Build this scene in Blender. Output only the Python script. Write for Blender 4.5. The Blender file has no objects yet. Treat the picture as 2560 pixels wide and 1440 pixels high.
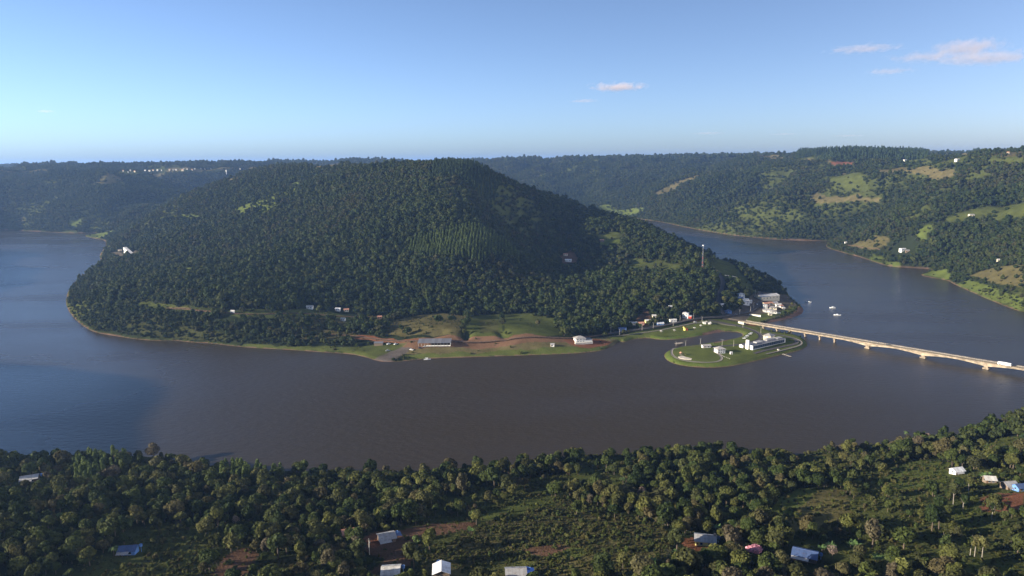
import bpy, bmesh, math, random
import numpy as np
from mathutils import Matrix, Vector

# ------------------------------------------------------------------ camera, sky, sun, exposure
SC = bpy.context.scene
COL = SC.collection
R = math.radians
CAM_H = 240.0
FPX = 1828.0                                   # focal length in photograph pixels (2560 wide)
PITCH, ROLL = 9.93, -0.60
cam_d = bpy.data.cameras.new('camera'); cam = bpy.data.objects.new('camera', cam_d); COL.objects.link(cam)
cam_d.sensor_width = 36; cam_d.lens = 36 * FPX / 2560; cam_d.clip_start = 1; cam_d.clip_end = 120000
CAMM = Matrix.Translation((0, 0, CAM_H)) @ Matrix.Rotation(R(90 - PITCH), 4, 'X') @ Matrix.Rotation(R(ROLL), 4, 'Z')
cam.matrix_world = CAMM
SC.camera = cam

SUN_EL = 15.5
SUN_DIR = Vector((0.958, 0.287, 0)).normalized()          # direction the light travels, in plan
world = bpy.data.worlds.new('World'); SC.world = world; world.use_nodes = True
wn = world.node_tree.nodes; wl = world.node_tree.links
bg = wn['Background']
sky = wn.new('ShaderNodeTexSky'); sky.sky_type = 'NISHITA'; sky.sun_disc = False
sky.sun_elevation = R(SUN_EL)
sky.sun_rotation = math.atan2(SUN_DIR.x, -SUN_DIR.y)
sky.altitude = 200; sky.air_density = 0.47; sky.dust_density = 1.25; sky.ozone_density = 1.9
bg.inputs['Strength'].default_value = 0.091
wl.new(sky.outputs[0], bg.inputs['Color'])
sun_d = bpy.data.lights.new('sun', 'SUN'); sun = bpy.data.objects.new('sun', sun_d); COL.objects.link(sun)
sun_d.energy = 5.0; sun_d.angle = R(0.53); sun_d.color = (1.0, 0.90, 0.74)
ldir = Vector((SUN_DIR.x * math.cos(R(SUN_EL)), SUN_DIR.y * math.cos(R(SUN_EL)), -math.sin(R(SUN_EL))))
sun.rotation_euler = ldir.to_track_quat('-Z', 'Y').to_euler()
SC.view_settings.view_transform = 'Standard'; SC.view_settings.look = 'None'
SC.view_settings.exposure = 1.38; SC.view_settings.gamma = 1.0; SC.view_settings.use_curve_mapping = False
SC.render.engine = 'CYCLES'
SC.cycles.use_denoising = True
SC.cycles.max_bounces = 5; SC.cycles.diffuse_bounces = 2; SC.cycles.glossy_bounces = 2
SC.cycles.transmission_bounces = 2; SC.cycles.transparent_max_bounces = 6; SC.cycles.volume_bounces = 1
SC.cycles.caustics_reflective = False; SC.cycles.caustics_refractive = False

rng = np.random.default_rng(7)
random.seed(7)

# ------------------------------------------------------------------ photograph pixel -> place
M3 = np.array(CAMM.to_3x3())
def ray(u, v):
    d = M3 @ np.array([(u - 1280) / FPX, -(v - 720) / FPX, -1.0])
    return d / np.hypot(d[0], d[1])             # unit horizontal length
def at_z(u, v, z=0.0):
    d = ray(u, v); t = (z - CAM_H) / d[2]
    return (d[0] * t, d[1] * t, z)
def at_d(u, v, dist, drop=0.0):
    d = ray(u, v); return (d[0] * dist, d[1] * dist, CAM_H + d[2] * dist - drop)

# ------------------------------------------------------------------ materials
MATS = {}
def nmat(name):
    m = bpy.data.materials.new(name); m.use_nodes = True
    nt = m.node_tree; p = nt.nodes['Principled BSDF']
    MATS[name] = m
    return m, nt, p
def mat(name, col, rough=0.8, spec=0.3, noise=0.12, scale=1.5, metal=0.0, bump=0.0):
    m, nt, p = nmat(name)
    N, L = nt.nodes, nt.links
    tc = N.new('ShaderNodeTexCoord'); nz = N.new('ShaderNodeTexNoise')
    nz.inputs['Scale'].default_value = scale; nz.inputs['Detail'].default_value = 5
    L.new(tc.outputs['Object'], nz.inputs['Vector'])
    mr = N.new('ShaderNodeMapRange'); mr.inputs['From Min'].default_value = .3; mr.inputs['From Max'].default_value = .7
    mr.inputs['To Min'].default_value = 1 - noise * 1.6; mr.inputs['To Max'].default_value = 1 + noise
    L.new(nz.outputs['Fac'], mr.inputs['Value'])
    mx = N.new('ShaderNodeVectorMath'); mx.operation = 'SCALE'; mx.inputs[0].default_value = col[:3]
    L.new(mr.outputs['Result'], mx.inputs['Scale']); L.new(mx.outputs[0], p.inputs['Base Color'])
    p.inputs['Roughness'].default_value = rough; p.inputs['Specular IOR Level'].default_value = spec
    p.inputs['Metallic'].default_value = metal
    if bump:
        b = N.new('ShaderNodeBump'); b.inputs['Strength'].default_value = bump; b.inputs['Distance'].default_value = .1
        L.new(nz.outputs['Fac'], b.inputs['Height']); L.new(b.outputs[0], p.inputs['Normal'])
    return m

# ------------------------------------------------------------------ objects
def tag(o, label=None, cat=None, group=None, kind=None):
    if label: o['label'] = label
    if cat: o['category'] = cat
    if group: o['group'] = group
    if kind: o['kind'] = kind
    return o
def link(name, me, parent=None, loc=None, rz=0):
    o = bpy.data.objects.new(name, me); COL.objects.link(o)
    if parent: o.parent = parent
    if loc is not None: o.location = loc
    if rz: o.rotation_euler = (0, 0, rz)
    return o
def empty(name, loc, rz=0, label=None, cat=None, group=None):
    o = bpy.data.objects.new(name, None); COL.objects.link(o); o.location = loc; o.rotation_euler = (0, 0, rz)
    o.empty_display_size = 1
    return tag(o, label, cat, group)
def np_mesh(name, verts, faces, m=None, smooth=False):
    """verts (n,3) array, faces (k,3|4) int array"""
    me = bpy.data.meshes.new(name)
    verts = np.ascontiguousarray(verts, dtype=np.float32); faces = np.ascontiguousarray(faces, dtype=np.int32)
    k, c = faces.shape
    me.vertices.add(len(verts)); me.vertices.foreach_set('co', verts.ravel())
    me.loops.add(k * c); me.loops.foreach_set('vertex_index', faces.ravel())
    me.polygons.add(k)
    me.polygons.foreach_set('loop_start', np.arange(0, k * c, c, dtype=np.int32))
    me.polygons.foreach_set('loop_total', np.full(k, c, dtype=np.int32))
    if smooth: me.polygons.foreach_set('use_smooth', np.ones(k, dtype=bool))
    me.update(calc_edges=True)
    if m: me.materials.append(m)
    return me

# ------------------------------------------------------------------ value noise in plan
def make_noise(seed):
    tab = np.random.default_rng(seed).random((256, 256)).astype(np.float32)
    def n(x, y):
        xi = np.floor(x); yi = np.floor(y); fx = x - xi; fy = y - yi
        xi = xi.astype(np.int64) & 255; yi = yi.astype(np.int64) & 255
        x1 = (xi + 1) & 255; y1 = (yi + 1) & 255
        fx = fx * fx * fx * (fx * (fx * 6 - 15) + 10); fy = fy * fy * fy * (fy * (fy * 6 - 15) + 10)
        a = tab[xi, yi]; b = tab[x1, yi]; c = tab[xi, y1]; d = tab[x1, y1]
        return (a + (b - a) * fx) * (1 - fy) + (c + (d - c) * fx) * fy
    return n
N1, N2, N3, N4 = (make_noise(s) for s in (11, 23, 37, 51))
def fbm(x, y, wl_, octv=4, f=N1):
    s = 0; a = 1; tot = 0
    for i in range(octv):
        s = s + a * f(x / wl_ + 17.3 * i, y / wl_ + 9.1 * i); tot += a; a *= .5; wl_ *= .5
    return s / tot * 2 - 1
def sstep(a, b, x):
    t = np.clip((x - a) / (b - a), 0, 1); return t * t * (3 - 2 * t)

# ------------------------------------------------------------------ shoreline (plan outline of the river)
near_px = [(0,1140),(100,1138),(200,1138),(340,1140),(420,1148),(500,1160),(600,1182),(700,1186),(800,1186),(1000,1180),(1120,1178),(1200,1175),
  (1280,1168),(1350,1152),(1410,1142),(1475,1140),(1560,1138),(1640,1132),(1700,1136),(1800,1134),(1900,1136),(1950,1142),(1985,1146),(2010,1138),
  (2060,1122),(2120,1116),(2190,1112),(2260,1106),(2340,1096),(2450,1076),(2480,1058),(2560,1024)]
right_px = [(2560,782),(2520,768),(2480,752),(2440,735),(2400,717),(2385,710),(2370,701),(2330,694),(2300,688),(2312,682),(2340,676),(2320,672),(2290,670),(2230,667),
  (2200,660),(2160,645),(2110,632),(2075,622),(2062,614),(2080,606),(2100,603),(2065,602),(2040,602),(1960,600),(1900,595),(1830,588),(1760,577),(1700,565),(1660,556),(1620,550),(1560,543),(1510,533)]
town_px = [(1905,688),(1915,692),(1938,697),(1945,706),(1958,719),(1968,731),(1975,743),(1985,752),(1996,760),(2006,769),(2009,777),(2004,785),(1990,791),(1960,799),(1935,804),(1915,808),
  (1906,813),(1908,820),(1914,825),(1930,829),(1960,833),(1990,838),(2010,848),(2019,858),(2018,867),(2000,876),(1950,888),(1900,900),(1850,912),(1800,919),(1750,919),(1710,915),(1680,908),(1664,898),
  (1660,888),(1666,880),(1682,873),(1705,868),(1735,865),(1760,861),(1800,854),(1840,847),(1856,841),(1858,836),(1848,831),(1828,829),(1800,830),(1770,836),(1740,842),(1700,848),(1660,850),(1640,848),
  (1620,845),(1590,847),(1575,851),(1560,856),(1550,854),(1540,860),(1530,867),(1510,875),(1480,880),(1430,884),(1350,887),(1260,890),(1180,893),(1100,895),(1050,898),(1010,903),(975,905),(945,903),(915,893),
  (880,885),(800,880),(750,876),(700,873),(640,870),(580,865),(530,858),(480,856),(430,850),(390,852),(340,848),(290,840),(240,832),(215,820),(190,800),(170,775),(165,755),(168,735),(178,715),(195,698),
  (220,680),(245,668),(262,662),(255,655),(248,640),(258,625),(268,612),(262,600),(240,597),(207,590),(225,586),(262,584),(250,581),(200,583),(150,582),(100,579),(60,577),(0,573)]
W = lambda L: [at_z(u, v)[:2] for u, v in L]
shore = ([(-640, 610)] + W(near_px) + [(640, 690), (760, 660), (950, 590), (1300, 500), (2600, 420), (2600, 800), (1900, 830), (1300, 900), (1000, 1020)] + W(right_px)
         + [(330, 3400), (100, 3560), (60, 3430), (250, 3200), (360, 2800), (390, 2400), (455, 1950), (480, 1680)] + W(town_px)
         + [(-2000, 2700), (-2150, 2400), (-1800, 2000), (-1500, 1620), (-1280, 1250), (-1060, 960), (-860, 760)])
SH = np.array(shore, dtype=np.float64)
def densify(P, step):
    out = []
    for i in range(len(P)):
        a = P[i]; b = P[(i + 1) % len(P)]; n = max(1, int(np.hypot(*(b - a)) / step))
        for k in range(n): out.append(a + (b - a) * k / n)
    return np.array(out)
def chaikin(P, it=1):
    for _ in range(it):
        Q = np.roll(P, -1, axis=0); out = np.empty((2 * len(P), 2)); out[0::2] = .75 * P + .25 * Q; out[1::2] = .25 * P + .75 * Q; P = out
    return P
SHP = chaikin(SH, 1)
def in_poly(P, x, y):
    ins = np.zeros(x.shape, bool); n = len(P); j = n - 1
    for i in range(n):
        xi, yi = P[i]; xj, yj = P[j]
        if yi != yj:
            c = ((yi > y) != (yj > y)) & (x < (xj - xi) * (y - yi) / (yj - yi) + xi); ins ^= c
        j = i
    return ins
def signed_dist(x, y):
    d2 = np.full(x.shape, 1e12, np.float32); n = len(SHP); x = x.astype(np.float32); y = y.astype(np.float32)
    for i in range(n):
        ax, ay = SHP[i]; bx, by = SHP[(i + 1) % n]; ex, ey = bx - ax, by - ay; l2 = ex * ex + ey * ey + 1e-9
        dx = x - np.float32(ax); dy = y - np.float32(ay)
        t = np.clip((dx * np.float32(ex) + dy * np.float32(ey)) * np.float32(1 / l2), 0, 1)
        dx -= t * np.float32(ex); dy -= t * np.float32(ey); dx *= dx; dy *= dy; dx += dy
        np.minimum(d2, dx, out=d2)
    return np.where(in_poly(SHP, x, y), -1, 1) * np.sqrt(d2)

# ------------------------------------------------------------------ relief: surveyed spot heights, interpolated
T = 9
spots = [at_d(*s[:3], s[3] if len(s) > 3 else T) for s in [
  # main hill: table top, right spur, left ridge, river face
  (1120,410,1620,17),(1060,412,1650,16),(1000,414,1720),(1190,422,1610),(900,416,1950),(800,417,2350,0),(700,413,2650),(860,418,2350,0),(1250,440,1650),
  (1300,457,1730),(1400,494,1800),(1450,517,1810),(1520,548,1800),(1580,553,1700),(1650,583,1600),(1700,602,1550),(1760,625,1500),(1830,650,1490),(1885,678,1490,6),
  (690,413,2750),(640,422,2700),(600,434,2650),(520,460,2600),(450,494,2550),(350,543,2450),
  (1100,600,1290),(1100,500,1450),(500,600,1750),(400,680,1420),(600,700,1250),(800,650,1310),(900,550,1480),(1000,480,1570),(700,500,1900),(750,560,1620),(560,520,2150),(330,620,1900),(250,720,1370),
  (1150,600,1235),(1150,500,1425),(1300,600,1450),(1250,520,1565),(1400,650,1370),(1350,560,1580),(1500,640,1450),(1600,650,1410),(1700,680,1300),(1757,672,1310),(1820,700,1230),
  (500,770,1100),(600,780,1065),(800,778,1075),(1000,772,1085),(1200,778,1075),(1380,795,1040),(1500,795,1035),(1620,770,1060),(1740,750,1080),(1000,690,1190),(1250,700,1170),(350,780,1120),
  # far left bank
  (0,440,3700),(100,433,3800),(250,432,3600),(400,428,3900),(560,424,4000),(0,425,4600),(240,545,2700),(275,500,2950),(305,465,3200),(150,500,3000),(130,550,2650),(60,500,3000),(10,540,2800),(300,572,2640),(400,530,3080),(460,492,3450),(525,462,3850),(120,460,3400),(350,437,3500),(450,429,3900),
  # plateau behind
  (600,414,4300),(850,407,5000),(1100,402,5500),(400,417,5600),(100,421,6000),
  # right bank, far to near
  (1250,404,4700),(1400,402,4600),(1600,402,4400),(1800,402,4300),(1300,430,4200),(1400,470,3850),(1600,450,3800),(1480,512,3350),(1530,440,4000),(1700,430,4000),
  (1850,428,3350,2),(1740,445,3150,2),(1650,472,3050,3),(1560,502,3000),(1505,526,3010),(1820,500,2900),(1720,535,2700),
  (2100,422,2950),(1980,455,2750),(1900,490,2650),(1780,540,2520),(1690,558,2450,4),(1950,560,2400),(1850,560,2450),
  (2150,385,3500,15),(2000,398,3600),(2300,388,3400,15),(2200,432,2800,0),(2330,430,2500,0),(2300,470,2300),(2100,500,2450),(2200,520,2300),(2000,545,2400),
  (2560,383,2500,2),(2450,392,2600),(2500,430,2250),(2400,500,2050),(2230,560,2030),(2140,595,1960),
  (2560,505,1800,2),(2450,545,1760,2),(2350,560,1780,3),(2250,583,1790),(2150,603,1790),(2090,614,1800,4),(2400,620,1560),(2300,640,1600),(2560,600,1480),(2560,680,1280),(2450,695,1320),(2380,690,1400,4),(2540,740,1180,4),
]]
spots += [at_z(u, v, z) for u, v, z in [
  # flats along the far shore, island, town
  (1085,868,6),(1000,870,5),(1200,866,6),(1300,862,6),(1450,852,6.5),(1550,836,6.5),(1600,826,6.5),(1650,818,6.5),(1700,812,6.5),(1750,802,7),(1800,808,6),(1850,812,6),(1780,794,9),
  (1000,845,12),(1200,848,12),(1400,842,12),(1100,815,30),(1300,812,30),
  (1930,785,6.5),(1900,775,7.5),(1890,760,9),(1925,760,9),(1960,770,7),(1940,745,10),(1880,740,14),(1850,750,14),(1840,730,24),(1820,760,14),(1960,735,7),
  (1700,885,5),(1750,890,5),(1800,880,5),(1850,880,5),(1900,860,5),(1950,860,5),(1990,852,5),(1880,830,5.5),(1930,838,5),
  (700,862,5),(850,868,5),(600,850,6),(400,835,7),(250,815,6)]]
spots += [(-1270,500,262),(-1330,330,250),(-1650,760,150),(-1850,1320,262),(-2050,1800,225),(-2500,2600,220),(-2700,3500,220),(-980,540,150),(-720,500,60),(-1500,1000,150),
  (-350,330,55),(-480,420,40),(0,250,62),(0,320,47),(0,440,23),(-150,380,34),(-300,450,28),(-420,500,14),(300,330,58),(150,330,48),(500,450,52),(470,600,26),(250,450,30),(650,560,55),(380,520,24),(0,0,95),(600,0,130),(-600,0,130),(560,640,14),(900,450,110),
  (1300,350,160),(1500,1250,190),(2000,1500,230),(2300,2600,235),(1000,1350,140),(3500,600,220),(-3500,700,230),(3300,3800,250)]
for rr, zz in ((7500, 214), (12000, 214), (20000, 216), (45000, 225)):
    for a in range(0, 360, 20):
        spots.append((rr * math.sin(R(a)), rr * math.cos(R(a)), zz + 12 * math.sin(a * .13 + rr)))
for a in (130, 160, 190, 220): spots.append((2500 * math.sin(R(a)), 2500 * math.cos(R(a)), 200))
shore_c = densify(SH, 130)
spots = np.array(spots + [(x, y, 2.0) for x, y in shore_c])
CX, CY, CZ = spots.T
def kern(dx, dy): return np.sqrt(dx * dx + dy * dy + np.float32(50.0 ** 2))
A = kern(CX[:, None] - CX[None], CY[:, None] - CY[None]); n_ = len(CX)
Am = np.zeros((n_ + 1, n_ + 1)); Am[:n_, :n_] = A - np.eye(n_) * 8; Am[:n_, n_] = 1; Am[n_, :n_] = 1
WT = np.linalg.solve(Am, np.append(CZ, 0))
def relief(x, y):
    out = np.empty(x.size); xf = x.ravel().astype(np.float32); yf = y.ravel().astype(np.float32)
    cx, cy, w = CX.astype(np.float32), CY.astype(np.float32), WT[:n_].astype(np.float32)
    for i in range(0, x.size, 20000):
        s = slice(i, i + 20000); out[s] = kern(xf[s, None] - cx[None], yf[s, None] - cy[None]) @ w + WT[n_]
    return out.reshape(x.shape)
def land_height(x, y, near):
    r = np.hypot(x, y)
    h = relief(x, y)
    sd = np.full(x.shape, 400.0)
    sd[near] = signed_dist(x[near], y[near])
    hillf = sstep(8, 60, h) * sstep(20, 140, sd)
    flat = 1 - sstep(150, 500, r) * 0                       # keep one scale of relief everywhere
    g = fbm(x, y, 420, 3, N1) * 16 + (np.abs(fbm(x, y, 300, 3, N2)) - .22) * -34
    g = g * np.where(r < 700, .28, np.where((r > 1900) & ~((np.arctan2(x, y) > R(-27)) & (np.arctan2(x, y) < R(6)) & (r < 3000)), 2.4, np.where(r > 1900, .4, .8))) + fbm(x, y, 70, 3, N3) * np.where(r < 700, 4.0, 3.0)
    far = sstep(4200, 7000, r)
    h = h + g * hillf * (1 - .65 * far) * flat + far * fbm(x, y, 2600, 4, N4) * 20
    top = 230 + 14 * sstep(2200, 3200, r) + 8 * sstep(0, 900, x)           # tableland stays level
    h = np.where(h > top, top + (h - top) * .2, h)
    for a_, b_, dp, wd in ((at_z(1164, 852, 10), at_z(1166, 786, 42), 6, 6), (at_z(1262, 850, 10), at_z(1252, 788, 40), 4, 7), (at_z(1085, 850, 10), at_z(1100, 800, 36), 4, 10)):   # gullies between the pastures
        ex, ey = b_[0] - a_[0], b_[1] - a_[1]; t_ = np.clip(((x - a_[0]) * ex + (y - a_[1]) * ey) / (ex * ex + ey * ey), 0, 1)
        h = h - dp * np.exp(-((x - a_[0] - t_ * ex) ** 2 + (y - a_[1] - t_ * ey) ** 2) / wd ** 2)
    h = np.maximum(h, 1.2)
    slope = np.where(sd > 0, .62, .35)
    b = np.clip(sd * slope, -9, 1e6)
    k = 1.5; e = np.clip((b - h) / k * .5 + .5, 0, 1)
    out = np.where(sd > 0, b * (1 - e) + h * e - k * e * (1 - e), b)
    return out, sd

def seq(*segs):
    out = []
    for a, b, s in segs: out += list(np.arange(a, b - 1e-6, s))
    return np.array(out)
PHI = np.radians(seq((-180, -85, 5), (-85, -38, .8), (-38, 1.5, .16), (1.5, 24, .066), (24, 38, .16), (38, 85, .9), (85, 180.1, 5)))
RAD = list(seq((2, 150, 37), (150, 300, 6), (300, 620, 2.3), (620, 780, 6), (780, 1150, 1.9), (1150, 1700, 5), (1700, 4500, 13)))
while RAD[-1] < 60000: RAD.append(RAD[-1] * 1.045)
RAD = np.array(RAD)
RR, PP = np.meshgrid(RAD, PHI, indexing='ij')
GX = RR * np.sin(PP); GY = RR * np.cos(PP)
near = (RR < 4200) & (np.abs(GX) < 3200) & (GY > -900)
GH, GS = land_height(GX, GY, near)
def sample(A_, x, y):
    r = np.hypot(x, y); p = np.arctan2(x, y)
    i = np.clip(np.searchsorted(RAD, r) - 1, 0, len(RAD) - 2); j = np.clip(np.searchsorted(PHI, p) - 1, 0, len(PHI) - 2)
    fr = np.clip((r - RAD[i]) / (RAD[i + 1] - RAD[i]), 0, 1); fp = np.clip((p - PHI[j]) / (PHI[j + 1] - PHI[j]), 0, 1)
    return (A_[i, j] * (1 - fr) + A_[i + 1, j] * fr) * (1 - fp) + (A_[i, j + 1] * (1 - fr) + A_[i + 1, j + 1] * fr) * fp
def ground(x, y): return float(sample(GH, np.array([x]), np.array([y]))[0])
TS = np.concatenate([np.arange(250, 1300, 1.5), np.arange(1300, 7000, 6), np.arange(7000, 30000, 60)])
def P(u, v, up=0.0):
    """the point of the land (or the water) that the photograph shows at (u, v)"""
    d = ray(u, v); x = d[0] * TS; y = d[1] * TS; z = CAM_H + d[2] * TS
    h = np.maximum(sample(GH, x, y), 0) + up
    k = np.argmax(z < h)
    if not (z < h).any(): k = len(TS) - 1
    return np.array([x[k], y[k], max(h[k] - up, 0)])
def PL(L): return np.array([P(u, v)[:2] for u, v in L])

# ------------------------------------------------------------------ ground cover: what grows where (plan polygons)
FOREST = (.020, .026, .012); PAST = (.066, .076, .022); DRY = (.115, .097, .044); LAWN = (.084, .098, .026); BRIGHT = (.085, .105, .026)
RED = (.160, .068, .037); SOIL = (.105, .060, .037); MUD = (.135, .083, .062); GREY = (.095, .080, .069); OLIVE = (.095, .082, .034); CROP = (.080, .082, .026); TOWN = (.090, .075, .057)
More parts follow.
